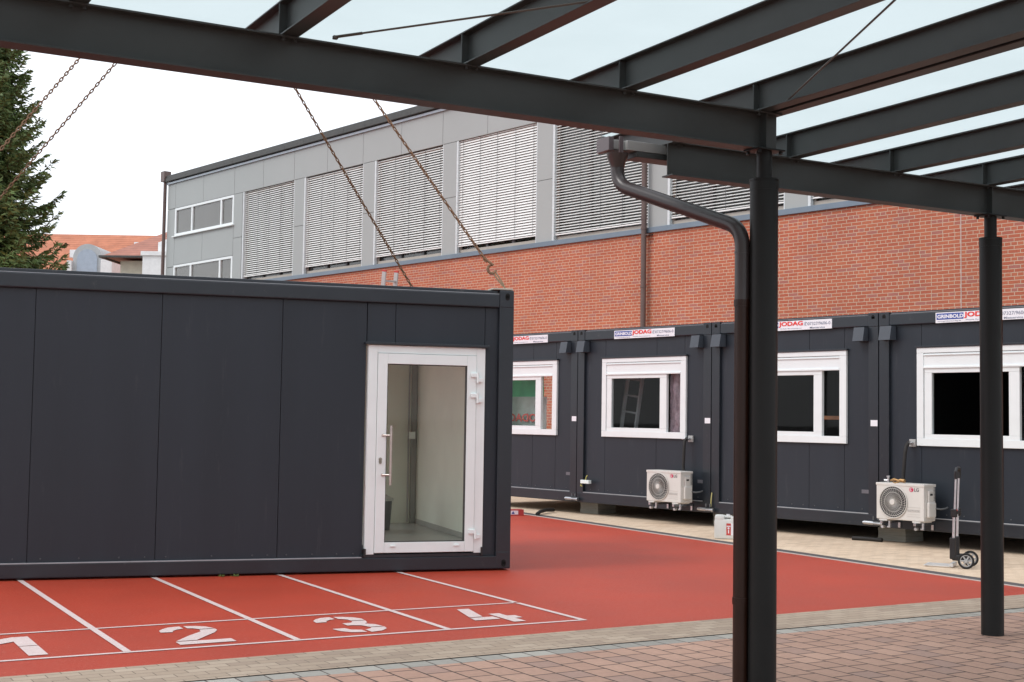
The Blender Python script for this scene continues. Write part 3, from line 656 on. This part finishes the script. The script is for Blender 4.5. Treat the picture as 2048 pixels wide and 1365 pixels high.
wl.box(-1.579, -1.285, .045, .09, 2.365, zh); wl.box(-1.279, -.31, .045, .09, 2.365, zh); wl.box(-.304, -.161, .045, .09, zl, zh)
wl.box(-L+.161, -1.585, .091, .1, zl, zh); wl.box(-1.585, -.161, .091, .1, 2.366, zh)
wl.box(-.05, -.02, .161, DP-.161, .155, 2.78); wl.box(-L+.02, -L+.05, .161, DP-.161, .155, 2.78)
wl.box(-1.0, -.161, DP-.1, DP-.05, .155, 2.78); wl.box(-L+.161, -4.9, DP-.1, DP-.05, .155, 2.78)  # unseen rear wall left open in the middle to let light into the room
wl.build('wall', CONT, nc)
il = MB(); il.box(-.33, -.32, .1, DP-.11, .28, 2.68); il.box(-1.0, -.33, DP-.14, DP-.13, .28, 2.68); il.box(-L+.1, -L+.11, .1, DP-.11, .28, 2.68); il.box(-L+.11, -1.6, .101, .11, .28, 2.68)
il.box(-L+.1, -.2, .1, DP-.1, 2.68, 2.70); il.build('inner_lining', INT, nc)
cpst = MB(); cpst.box(-.40, -.335, DP-.20, DP-.145, .28, 2.68, .004); cpst.cyl((-.45, DP-.25, .3), (-.45, DP-.25, 2.6), .012, n=8); cpst.build('corner_post', mat('grey_trim', (.33, .34, .33), .5), nc)
so_ = MB(); so_.box(-.45, -.37, DP-.275, DP-.245, 1.33, 1.42, .006); so_.build('light_switch', WHITE, nc)
fl = MB(); fl.box(-L+.1, -.16, .1, DP-.1, .23, .28); fl.build('floor', FLOOR, nc)
sk = MB(); sk.box(-.345, -.331, .12, DP-.26, .281, .34); sk.build('skirting', mat('skirting_grey', (.36, .36, .34), .5), nc)
sc = MB()
xs = [-5.2, -4.95, -4.70, -4.35, -3.98, -3.74, -3.54, -3.1, -2.7, -2.55, -2.36, -2.1, -1.85, -1.68]
for x0 in xs: sc.cyl((x0, .034, .198), (x0, .046, .198), .008, n=8)
sc.build('screws', mat('screw_grey', (.05, .055, .06), .4), nc)
dc = MB(); dc.box(-1.61, -.275, -.035, .05, 2.345, 2.372, .004); dc.build('drip_cap', CONF, nc)
dr = MB(); a, b_ = -1.57, -.312
dr.box(a, a+.095, .0, .09, .19, 2.34, .003); dr.box(b_-.095, b_, .0, .09, .19, 2.34, .003); dr.box(a+.0955, b_-.0955, .001, .09, 2.26, 2.34, .003)
dfr = dr.build('door_frame', WHITE, nc)
dl = MB(); la, lb_ = -1.471, -.411
dl.box(la, -1.37, -.012, .07, .205, 2.256, .004); dl.box(-.51, lb_, -.012, .07, .205, 2.256, .004); dl.box(-1.3695, -.5105, -.0115, .07, 2.15, 2.256, .004); dl.box(-1.3695, -.5105, -.0115, .07, .205, .312, .004)
door = dl.build('door', WHITE, nc)
gk = MB()
for q_ in ((-1.371, -1.362, .0, .05, .312, 2.15), (-.518, -.509, .0, .05, .312, 2.15), (-1.362, -.518, .0, .05, 2.142, 2.15), (-1.362, -.518, .0, .05, .312, .319)): gk.box(*q_)
gk.build('gasket', BLACK, door)
gp = MB(); gp.box(-1.37, -.51, .03, .037, .312, 2.15); gp.build('pane', GLASS, door)
hb = MB(); hb.cyl((-1.333, -.075, .90), (-1.333, -.075, 1.51), .014, n=14)
for z in (1.41, 1.004): hb.cyl((-1.333, -.075, z), (-1.405, -.012, z), .011, n=12); hb.cyl((-1.405, -.02, z), (-1.405, -.011, z), .016, n=12)
hb.build('pull_handle', mat('brushed_steel', (.50, .45, .42), .3, 1., .1, 30), door, smooth=True)
lk = MB(); lk.cyl((-1.429, -.02, 1.165), (-1.429, -.011, 1.165), .017, n=14); lk.cyl((-1.429, -.02, 1.13), (-1.429, -.011, 1.13), .015, n=14); lk.box(-1.444, -1.414, -.02, -.011, 1.13, 1.165); lk.build('lock', mat('nickel', (.35, .33, .28), .35, .8), door)
for z in (2.03, 1.815, .39):
    hg = MB(); hg.box(-.475, -.395, -.035, -.012, z, z+.045, .006); hg.cyl((-.40, -.03, z-.055), (-.40, -.03, z+.05), .013, n=12); hg.box(-.405, -.345, -.032, -.0005, z-.05, z-.005, .006); hg.build('hinge', WHITE, door)
for x0 in (-1.28, -.60):
    cpp = MB(); cpp.box(x0-.03, x0+.03, -.026, -.012, .262, .286, .008); cpp.build('drain_cap', WHITE, door)
tb_ = MB(); tb_.box(-1.585, -1.56, -.02, .03, .165, .25, .003); tb_.box(-.33, -.312, -.02, .03, .165, .25, .003); tb_.build('foot_bracket', BLACK, nc)
# waste bin inside the doorway
bi = thing('waste_bin', 'grey waste bin with a paler lid behind the glass of the container door', 'bin', tuple(CC+dC*-.98+nC*1.9+Vector((0, 0, .28))), aC)
q = MB(); q.cyl((0, 0, 0), (0, 0, .34), .11, .135, n=24); q.build('bin_body', GREYM, bi, smooth=True)
q = MB(); q.cyl((0, 0, .34), (0, 0, .37), .15, .15, n=24); q.cyl((0, 0, .37), (0, 0, .41), .13, .07, n=24); q.build('lid', mat('pale_grey_lid', (.42, .43, .41), .5), bi, smooth=True)

# chains
def chain(lb, a, b_, hook=True, pitch=.050, wire=.0072):
    a, b_ = Vector(a), Vector(b_); d = (b_-a); Ln = d.length; d.normalize()
    r = thing('lifting_chain', lb, 'chain', tuple(a), 0, 'rusty chains lifting the near container')
    st = .44 if hook else .05
    mb = MB(); side = d.cross(Vector((0, 1, 0))).normalized(); oth = d.cross(side)
    t = st; k = 0
    while t < Ln:
        ax = side if k % 2 else oth; ax2 = (side*math.cos(.5)+oth*math.sin(.5)) if k % 2 else (oth*math.cos(.5)-side*math.sin(.5))
        lw, ll = .013, .031
        pts = []
        for j in range(10):
            an = 2*math.pi*j/10; c_, s_ = math.cos(an), math.sin(an)
            pts.append(d*(t + ll*(abs(c_)**.7)*(1 if c_ > 0 else -1)) + ax2*lw*s_)
        mb.tube(pts, wire, 5, closed=True); t += pitch; k += 1
    mb.build('links', RUST, r, smooth=True)
    if hook:
        q = MB(); cx = d*.42
        pts = [d*(.42), d*.37, d*.34+side*.02]
        ring = []
        for j in range(9):
            an = rad(-55+j*36); ring.append(d*(.27+.05*math.cos(an)) + side*(.045*math.sin(an)))
        q.tube([d*.42]+ring, [.014]+[.013, .014, .016, .017, .017, .015, .012, .010, .007], 8)
        q.tube([d*.40+side*(.016*math.cos(x_)) + oth*0+d*(.03*math.sin(x_)) for x_ in [j*math.pi/5 for j in range(10)]], .007, 6, closed=True)
        q.build('hook', RUST, r, smooth=True)
        q = MB()
        for sg in (-1, 1): q.tube([d*.245+side*.012*sg, d*.16+side*.014*sg, d*.05+side*.006*sg], .008, 8)
        q.tube([d*.05, Vector((0, 0, .0))], .008, 8)
        q.build('sling', mat('pale_rope', (.24, .19, .12), .8), r, smooth=True)
    return r
def ext(a, b_, zt):
    a, b_ = Vector(a), Vector(b_); return a + (b_-a)*((zt-a.z)/(b_.z-a.z))
chain('rusty chain with hook and sling rising from the near right top corner of the container', (-.073, 14.33, 2.985), ext((-.073, 14.3, 2.991), (-1.484, 14.6, 4.991), 6.6))
chain('rusty chain ending behind the roof edge, left of the chain with the hook', (-1.10, 17.1, 2.95), ext((-1.244, 17, 3.132), (-2.543, 15.6, 5.333), 6.6), hook=False)
chain('rusty chain crossing the spruce higher up, nearer the left frame edge', (-5.706, 12.5, 3.0), ext((-5.706, 12.5, 3.072), (-4.752, 14, 5.218), 6.6), hook=False)
chain('rusty chain crossing the spruce lower down, right of its twin', (-6.656, 15.1, 3.0), ext((-6.656, 15.1, 3.125), (-4.692, 15, 5.425), 6.6), hook=False)
pd = MB(); pd.box(-.17, .06, -.05, .14, 0, .02, .008); pd = pd.build('corner_pad', mat('pale_fabric', (.42, .40, .34), .8), loc=tuple(CC+dC*-.07+nC*.05+Vector((0, 0, 2.972))), rotz=aC)
tag(pd, 'pale cloth pad on the top right corner of the near container', 'pad')
# ladder standing behind the near container
l2 = ladder('ladder', 'aluminium ladder with red end caps sticking up behind the roof of the near container', .33, 4.05, .28, mat('ladder_alu2', (.45, .45, .44), .5, .2), mat('red_cap', (.5, .05, .04), .5))
l2.location = (-2.27, 21.6, -.12); l2.rotation_euler = (rad(7), rad(-3), rad(60))

# ------------------------------------------------------------------ small things on the ground
jc = thing('canister', 'white plastic canister with red label standing beside the support block', 'canister', (2.98, 18.55, 0), rad(-12))
q = MB(); q.box(-.15, .15, -.10, .10, .0, .27, .03); q.box(-.145, -.01, -.095, .095, .22, .325, .03); q.box(.07, .145, -.09, .09, .22, .305, .025); q.box(-.05, .09, -.03, .03, .285, .318, .012)
q.build('canister_body', mat('translucent_white_plastic', (.68, .69, .66), .4, 0, .04, 5), jc, smooth=True)
q = MB(); q.box(.015, .075, -.104, -.1005, .055, .215); lb1 = q.build('red_label', mat('label_red', (.55, .06, .05), .5), jc)
q = MB(); q.cyl((.045, -.106, .15), (.045, -.1045, .15), .014, n=10); q.box(.038, .052, -.106, -.1045, .08, .13); q.box(.018, .072, -.106, -.1045, .17, .183); q.build('label_marks', SIGNW, lb1)
q = MB(); q.box(.078, .125, -.104, -.1005, .055, .215)
q.build('paper_label', SIGNW, jc)
q = MB(); q.cyl((.035, 0, .30), (.035, 0, .335), .026, n=16); q.build('cap', mat('white_cap', (.7, .7, .72), .4), jc)
# carton at the track edge
bx = thing('carton', 'small red carton lying on the track edge beside the near container', 'carton', (.10, 22.35, 0), rad(20))
q = MB(); q.box(-.12, .12, -.08, .08, 0, .10, .003); q.build('box_body', mat('red_card', (.42, .04, .04), .5), bx)
q = MB(); q.box(-.118, .02, -.083, -.0805, .02, .085); q.build('label', SIGNW, bx)
q = MB(); q.prism([(-.10, .03), (-.04, .03), (-.07, .075)], -.085, -.0835, 'y'); q.build('label_mark', BLUET, bx)
t1 = MB(); t1.tube([(.46, 22.3, .03), (.52, 22.62, .05), (.63, 22.95, .055), (.76, 23.2, .04)], .03, 10); tag(t1.build('insulation_tube', PB, smooth=True), 'curved piece of black insulation tube on the yard paving near the red carton', 'tube', 'offcuts of black insulation tube')
t2 = MB(); t2.tube([(4.74, 18.62, .028), (4.92, 18.52, .03), (5.08, 18.36, .028)], .028, 10); tag(t2.build('insulation_tube', PB, smooth=True), 'straight offcut of black insulation tube lying before the right support block', 'tube', 'offcuts of black insulation tube')

# hand truck
ht = thing('hand_truck', 'folding aluminium hand truck standing on the yard paving behind the right column', 'hand truck', (5.06, 15.30, 0), rad(-27))
# local: +x to the right (wheels), -x: toe plate; y = width
ltm = Matrix.Rotation(rad(3), 4, 'Y')
for y in (-.13, .13):
    q = MB(); q.tube([(-.0, y, .13), (.012, y, .60)], .015, 10); q.build('lower_tube', ALU, ht, smooth=True)
    q = MB(); q.tube([(.012, y*.82, .55), (.03, y*.82, 1.02)], .011, 10); q.build('upper_tube', ALU, ht, smooth=True)
    q = MB(); q.box(-.02, .045, y-.03, y+.03, .57, .66, .008); q.build('clamp_joint', BLACK, ht)
    q = MB(); q.box(-.035, .03, y-.025, y+.025, .10, .34, .012); q.box(-.01, .14, y-.02, y+.02, .085, .145, .012); q.build('side_bracket', BLACK, ht)
q = MB(); q.box(-.01, .05, -.15, .15, .60, .64, .008); q.build('crossbar', BLACK, ht)
q = MB(); q.tube([(.03, -.11, 1.0), (.032, -.115, 1.08), (.035, -.08, 1.115), (.035, .08, 1.115), (.032, .115, 1.08), (.03, .11, 1.0)], .02, 10); q.build('handle', BLACK, ht, smooth=True)
q = MB(); q.box(.01, .05, -.145, -.12, .64, .66, .004); q.build('release_button', mat('red_button', (.5, .03, .03), .4), ht)
q = MB()
q.box(-.30, -.02, -.145, -.115, .012, .022, .002); q.box(-.30, -.02, .115, .145, .012, .022, .002); q.box(-.32, -.29, -.145, .145, .012, .022, .002); q.box(-.04, -.0, -.145, .145, .012, .05, .002)
q.box(-.29, -.04, -.02, .02, .012, .022, .002); q.box(-.29, -.04, -.085, -.06, .012, .022, .002); q.box(-.29, -.04, .06, .085, .012, .022, .002)
q.build('toe_plate', mat('pale_alu', (.68, .67, .66), .4, .4), ht)
q = MB(); q.cyl((.145, -.17, .09), (.145, .17, .09), .009, n=8); q.build('axle', CHROME, ht)
TYR = mat('tyre_rubber', (.015, .015, .015), .8)
for y in (-.165, .165):
    q = MB(); q.tube([(.145+.078*math.cos(a), y, .09+.078*math.sin(a)) for a in [2*math.pi*k/28 for k in range(28)]], .0125, 8, closed=True)
    wh = q.build('wheel', TYR, ht, smooth=True)
    q = MB(); q.tube([(.145+.062*math.cos(a), y, .09+.062*math.sin(a)) for a in [2*math.pi*k/24 for k in range(24)]], .006, 6, closed=True)
    for k in range(6):
        a = 2*math.pi*k/6; q.tube([(.145, y, .09), (.145+.062*math.cos(a), y, .09+.062*math.sin(a))], [.011, .007], 6)
    q.cyl((.145, y-.02, .09), (.145, y+.02, .09), .018, n=12); q.build('rim', mat('grey_rim', (.38, .38, .38), .4), wh, smooth=True)

# tiny weeds at the container foot
wd = MB(); rnd = random.Random(8)
for k in range(40):
    cx = rnd.choice((-3.02, -2.99, -2.9, -2.86))+rnd.uniform(-.03, .03); a = rnd.uniform(0, 6.28); h_ = rnd.uniform(.01, .03)
    p = Vector((cx, -.03+rnd.uniform(-.02, .02), .004)); dx = Vector((math.cos(a), math.sin(a), 0))
    wd.poly([p-dx.cross(Vector((0, 0, 1)))*.006, p+dx.cross(Vector((0, 0, 1)))*.006, p+dx*.02+Vector((0, 0, h_))])
tag(wd.build('weeds', mat('weed_green', (.16, .22, .06), .7), loc=tuple(CC), rotz=aC), 'tiny green weeds at the foot of the near container', kind='stuff')

# ------------------------------------------------------------------ canopies
ZBM, HB, HR = 3.25, .232, .18
def canopy(name, label, org, s0, s1, rafters, cols, pipe):
    r = thing(name, label, 'canopy', tuple(org), aK, 'stepped steel canopies')
    for o, nm in ((.035, 'main_beam'), (-4.4, 'main_beam')):
        b_ = MB(); b_.ibeam((s0, o, ZBM), (s1, o, ZBM), HB, .12)
        for s in cols:
            b_.box(s-.004, s+.004, o-.058, o+.058, ZBM+.011, ZBM+HB-.011)
        bo = b_.build(nm, STEEL, r)
        for s in rafters if o > 0 else []:
            for dx in (-.03, .03):
                bt = MB(); bt.cyl((s+dx, o-.035, ZBM+HB-.024), (s+dx, o-.035, ZBM+HB-.008), .010, n=6); bt.build('bolt', STEEL, bo)
    for s in rafters:
        b_ = MB(); b_.ibeam((s, .85, ZBM+HB+.002), (s, -4.8, ZBM+HB+.002), HR, .091, .006, .008); rb = b_.build('rafter', STEEL, r)
        for o in (.035, -4.4):
            sf = MB(); sf.box(s-.044, s+.044, o-.004, o+.004, ZBM+HB+.010, ZBM+HB+HR-.008); sf.build('stiffener', STEEL, rb)
    rr = sorted(rafters); lo, hi = s0, s1
    ed = [lo]+[q_ for q_ in rr if lo+.1 < q_ < hi-.1]+[hi]
    for a, b_ in zip(ed[:-1], ed[1:]):
        g = MB(); g.box(a+.006, b_-.006, -4.85, .87, ZBM+HB+HR+.012, ZBM+HB+HR+.022); go_ = g.build('glass_panel', RGLASS, r); go_.data.materials.append(FROST)
        for p_ in go_.data.polygons:
            if p_.normal.z < -.5: p_.material_index = 1
    k = MB()
    for s in rr: k.box(s-.02, s+.02, -4.84, .85, ZBM+HB+HR+.0025, ZBM+HB+HR+.0115)
    k.build('glazing_bars', BLACK, r)
    for s in cols:
        for o in (0, -4.4):
            c = MB(); c.cyl((s, o, -.01), (s, o, 3.06), .0845, n=48); col = c.build('column', COLM, r, smooth=True)
            c = MB(); c.cyl((s, o, 3.058), (s, o, 3.07), .088, n=40); c.cyl((s, o, 3.0), (s, o, 3.0545), .0865, n=40); c.build('collar', COLM, col, smooth=True)
            c = MB(); c.cyl((s, o, 3.07), (s, o, ZBM-.012), .047, n=28); c.box(s-.10, s+.10, o-.075, o+.075, ZBM-.012, ZBM-.001, .002)
            for dx in (-.08, .08):
                for dy in (-.055, .055): c.cyl((s+dx, o+dy, ZBM-.03), (s+dx, o+dy, ZBM-.012), .011, n=6)
            c.build('neck', COLM, col, smooth=True)
    return r
can1 = canopy('steel_canopy', 'near left canopy of dark steel beams and glass, whose end column carries the downpipe', c1, -7.6, .12, [0-.015, -.99, -2.0, -3.02, -4.04, -5.05, -6.06, -7.07], [0], True)
c2 = c1 + Vector((math.cos(aK), math.sin(aK), 0))*3.096 + Vector((-math.sin(aK), math.cos(aK), 0))*1.005
can2 = canopy('steel_canopy', 'right canopy of dark steel beams and glass, set back behind the downpipe', c2, -3.07, 9.6, [-2.98, -1.99, -.99, 0, 1.0, 2.0, 3.0, 4.0, 5.0, 6.0, 7.0, 8.0, 9.0], [0, 8.5], False)
# wind bracing rods
for par, a, b_, lb in ((can1, (-2.80, -.06, 3.50), (-1.95, -1.33, 3.50), 1), (can1, (.02, -.14, 3.50), (-.9, -2.0, 3.50), 2)):
    A, B = Vector(a), Vector(b_); B = A+(B-A)*2.4
    q = MB(); q.tube([A, B], .0055, 8); q.cyl(A, A+(B-A).normalized()*.16, .0078, n=10); q.box(A.x-.012, A.x+.012, A.y-.012, A.y+.012, A.z-.012, A.z+.006, .003)
    q.build('tie_rod', mat('rod_steel', (.10, .085, .075), .45, .4), par, smooth=True)
# gutters
GUT = mat('gutter_sheet', (.34, .34, .33), .4, .2, .1, 3)
q = MB(); q.box(-7.6, -.62, .16, .30, 3.37, 3.485, .004); q.build('gutter', GUT, can1)
q = MB(); q.box(-3.42, 9.6, .165, .29, 3.42, 3.485, .004); q.box(-3.33, 9.6, .13, .164, 3.418, 3.484, .003); gt = q.build('gutter', GUT, can2)
q = MB(); q.box(-3.465, -3.425, .15, .305, 3.405, 3.50, .004); q.box(-3.40, -3.37, .118, .129, 3.39, 3.50, .002); q.build('gutter_end', mat('lilac_brown_end', (.10, .08, .085), .35), gt)
q = MB(); q.box(-3.26, 9.6, .12, .27, 3.375, 3.412, .003); q.build('lower_angle', STEEL, gt)
# downpipe with funnel, offset bend and column run, in canopy 1 coordinates
def bez(pts, r, n=8):
    """polyline with rounded corners"""
    P = [Vector(p) for p in pts]; out = [P[0]]
    for i in range(1, len(P)-1):
        a = (P[i-1]-P[i]).normalized(); b_ = (P[i+1]-P[i]).normalized()
        A = P[i]+a*r; B = P[i]+b_*r
        for k in range(n+1):
            t = k/n; out.append(A*(1-t)**2+P[i]*2*t*(1-t)+B*t*t)
    return out+[P[-1]]
q = MB()
path = bez([(-.27, 1.20, 3.34), (-.27, 1.20, 3.185), (-.093, .087, 2.775), (-.093, .087, 2.34)], .12)
q.tube(path, .046, 20)
q.cyl((-.093, .087, 2.62), (-.093, .087, 2.635), .049, n=20)
dpp = q.build('downpipe', BROWNP, can1, smooth=True)
q = MB(); q.tube([(-.093, .087, 2.335), (-.093, .087, -.01)], .0455, 20)
for z in (2.30, .52): q.cyl((-.093, .087, z), (-.093, .087, z+.04), .050, n=20)
q.build('lower_pipe_section', mat('dark_brown_pipe', (.026, .010, .006), .35, 0, .15, 3, spec=.3), dpp, smooth=True)
q = MB(); q.tube([(-.27, 1.20, 3.40), (-.27, 1.20, 3.37), (-.27, 1.20, 3.33), (-.27, 1.20, 3.30)], [.074, .070, .052, .047], 20); q.build('funnel', BROWNP, dpp, smooth=True)

# ------------------------------------------------------------------ spruce
TR = mat('spruce_bark', (.10, .07, .05), .9, 0, .2, 10)
NEED = mat('spruce_needles', (.110, .165, .050), .65, 0, .5, .9)
def spruce(name, label, loc, H, Rm, seed):
    rnd = random.Random(seed)
    r = thing(name, label, 'tree', loc)
    q = MB(); q.tube([(0, 0, 0), (.05, 0, H*.5), (0, .03, H*.97)], [.26, .15, .02], 12); q.build('trunk', TR, r, smooth=True)
    V, F = [], []
    def quad(p, d, s_, L_, w_):
        i = len(V); V.extend([p-s_*w_, p+s_*w_, p+d*L_+s_*w_*.35, p+d*L_-s_*w_*.35]); F.append((i, i+1, i+2, i+3))
    bq = MB(); z = 2.0
    lev = 0
    while z < H-.15:
        f = (H-z)/(H-2.0); Rl = Rm*(f**.85)*1.0+.12
        nb = 7 + int(4*f); a0 = rnd.uniform(0, 6.28)
        for b_ in range(nb):
            a = a0+2*math.pi*b_/nb+rnd.uniform(-.25, .25); Lb = Rl*rnd.uniform(.66, 1.12)
            if rnd.random() < .07: Lb *= 1.18
            di = Vector((math.cos(a), math.sin(a), 0)); sd_ = Vector((-di.y, di.x, 0))
            droop = rnd.uniform(.12, .34)
            pts = []
            for k in range(6):
                t = k/5; pts.append(Vector((0, 0, z)) + di*Lb*t + Vector((0, 0, -droop*Lb*math.sin(t*2.2) + .30*Lb*t*t*t)))
            if Lb > .6: bq.tube(pts, [.03*f+.012]*1+[.02]*2+[.012]*2+[.006], 4)
            ns = max(6, int(Lb/.07))
            for k in range(ns):
                t = (k+.6)/ns; g_ = t*5; i0 = min(4, int(g_)); p = pts[i0].lerp(pts[i0+1], g_-i0); tan = (pts[i0+1]-pts[i0]).normalized()
                wl_ = Lb*.34*(1-t)**.6*rnd.uniform(.6, 1.1)+.10
                for sgn in (-1, 1):
                    td = (tan*rnd.uniform(.5, .9)+sd_*sgn*rnd.uniform(.5, 1)+Vector((0, 0, rnd.uniform(-.45, .0)))).normalized()
                    m_ = max(2, int(wl_/.10))
                    for j in range(m_):
                        pp = p+td*wl_*(j/m_); dd = (td+Vector((rnd.uniform(-.5, .5), rnd.uniform(-.5, .5), rnd.uniform(-.7, .15)))).normalized()
                        s_ = dd.cross(Vector((rnd.uniform(-1, 1), rnd.uniform(-1, 1), rnd.uniform(-1, 1)))).normalized()
                        quad(pp, dd, s_, rnd.uniform(.11, .20), rnd.uniform(.024, .045))
                if rnd.random() < .8:
                    dd = (tan+Vector((0, 0, rnd.uniform(-.9, .5)))).normalized(); s_ = dd.cross(Vector((rnd.uniform(-1, 1), rnd.uniform(-1, 1), 1))).normalized(); quad(p, dd, s_, .2, .03)
        z += .26*(.55+.65*f)*rnd.uniform(.8, 1.15); lev += 1
    me = bpy.data.meshes.new('crown'); me.from_pydata([tuple(v) for v in V], [], F); me.materials.append(NEED)
    ob = bpy.data.objects.new('crown', me); C.objects.link(ob); ob.parent = r
    bq.build('limbs', TR, r)
    print('spruce faces', len(F)); return r
spruce('spruce_tree', 'tall dark green spruce at the left edge, rising behind the near container', (-15.6, 40, 0), 14.2, 2.75, 3)

# ------------------------------------------------------------------ far houses
def tilemat(name, c):
    ma, n, p = nodes(name); t = n.nodes.new('ShaderNodeTexCoord'); wv = n.nodes.new('ShaderNodeTexWave'); wv.wave_type = 'BANDS'; wv.bands_direction = 'Z'; wv.inputs['Scale'].default_value = 3.1; wv.inputs['Distortion'].default_value = .6; wv.inputs['Detail'].default_value = 3
    n.links.new(t.outputs['Object'], wv.inputs['Vector']); z = n.nodes.new('ShaderNodeTexNoise'); z.inputs['Scale'].default_value = 2.5; z.inputs['Detail'].default_value = 9; n.links.new(t.outputs['Object'], z.inputs['Vector'])
    ad = n.nodes.new('ShaderNodeMath'); ad.operation = 'MULTIPLY_ADD'; ad.inputs[1].default_value = .22; n.links.new(wv.outputs['Fac'], ad.inputs[0]); n.links.new(z.outputs['Fac'], ad.inputs[2])
    r = n.nodes.new('ShaderNodeValToRGB'); r.color_ramp.elements[0].position = .3; r.color_ramp.elements[1].position = .9
    r.color_ramp.elements[0].color = tuple(x_*.72 for x_ in c)+(1,); r.color_ramp.elements[1].color = tuple(min(1, x_*1.2) for x_ in c)+(1,)
    n.links.new(ad.outputs[0], r.inputs[0]); n.links.new(r.outputs[0], p.inputs['Base Color']); p.inputs['Roughness'].default_value = .85
    bp = n.nodes.new('ShaderNodeBump'); bp.inputs['Strength'].default_value = .5; bp.inputs['Distance'].default_value = .05; n.links.new(wv.outputs['Fac'], bp.inputs['Height']); n.links.new(bp.outputs[0], p.inputs['Normal']); return ma
TILE = tilemat('orange_roof_tiles', (.50, .19, .11)); TILE2 = tilemat('weathered_roof_tiles', (.38, .165, .12))
REN = mat('cream_render', (.62, .58, .47), .8); RENW = mat('white_render', (.78, .78, .78), .8); LEAD = mat('grey_lead', (.42, .44, .45), .6)
BGL = mat('blue_window', (.36, .42, .50), .15)
ha = thing('tiled_house', 'far house with a long orange tiled roof and an arched grey dormer', 'house', (-27, 90, -.8), 0); ha.scale = (1.5,)*3
q = MB(); q.box(-17, 12, -5, 5, 0, 5.2); q.build('wall', RENW, ha)
q = MB(); q.prism([(-6, 5.0), (0, 9.58), (6, 5.0), (6, 4.8), (0, 9.38), (-6, 4.8)], -17.5, 12.5, 'x'); q.build('roof', TILE, ha)
dm = MB(); A = [(-.60, 6.6)]+[(.60*-math.cos(math.pi*k/16), 8.05+.58*math.sin(math.pi*k/16)) for k in range(17)]+[(.60, 6.6)]
dm.prism([(x_+.17, z_) for x_, z_ in A], -4.2, -1.6, 'y'); dmo = dm.build('dormer', LEAD, ha, smooth=True)
A = [(-.42, 6.9)]+[(.42*-math.cos(math.pi*k/14), 7.98+.42*math.sin(math.pi*k/14)) for k in range(15)]+[(.42, 6.9)]
q = MB(); q.prism([(x_+.17, z_) for x_, z_ in A], -4.24, -4.205, 'y'); q.build('window', BGL, dmo)
q = MB(); q.box(-.78, -.46, -3.6, -1.6, 8.12, 8.45); q.build('dormer_cheek', RENW, ha)
q = MB(); q.box(-.62, -.44, -4.4, -2, 7.0, 7.9); q.build('dormer_cheek', RENW, ha)
q = MB(); q.box(.82, 1.3, -4.5, -2, 7.0, 7.95, .02); q.build('dormer_cheek', RENW, ha)
q = MB(); q.box(1.40, 1.62, -1.75, -.7, 8.45, 9.05, .01); vt = q.build('roof_vent', RENW, ha)
q = MB(); q.box(1.50, 1.62, -1.78, -1.755, 8.45, 8.72); q.build('vent_glass', LEAD, vt)
hb_ = thing('tiled_house', 'far house with a hipped reddish tiled roof and cream eaves beside the school corner', 'house', (-23.0, 74.4, -.88), rad(-3)); hb_.scale = (1.55,)*3
q = MB(); q.box(.5, 9.3, .6, 9.4, 0, 7.12); q.build('wall', REN, hb_)
q = MB(); e_ = 7.22; rdg = 9.66
vb = [(0, 0, e_), (9.8, 0, e_), (9.8, 10, e_), (0, 10, e_), (3.1, 5, rdg), (6.7, 5, rdg)]
for f_ in ((0, 1, 5, 4), (1, 2, 5), (2, 3, 4, 5), (3, 0, 4), (3, 2, 1, 0)): q.poly([vb[i] for i in f_])
bmesh.ops.remove_doubles(q.bm, verts=q.bm.verts, dist=.001); q.build('roof', TILE2, hb_)
q = MB(); q.box(-.08, 9.88, -.08, -.0, e_-.06, e_+.02, .01); q.box(-.1, 0, 0, 10, e_-.06, e_+.02, .01); q.build('gutter', ZINC, hb_)
q = MB(); q.box(1.68, 2.9, -.5, 2.5, 0, 7.18); q.build('bay', RENW, hb_)
q = MB(); q.box(1.62, 2.95, -.56, 1.5, 7.185, 7.34, .01); by = q.build('balcony_edge', RENW, hb_)
q = MB(); q.prism([(2.0, 7.35), (3.4, 7.35), (3.4, 8.25), (2.9, 8.1), (2.0, 7.75)], .2, 3, 'y'); dw = q.build('dormer', RENW, hb_)
q = MB(); q.box(2.32, 2.75, .17, .198, 7.36, 7.80); q.build('window', BGL, dw)
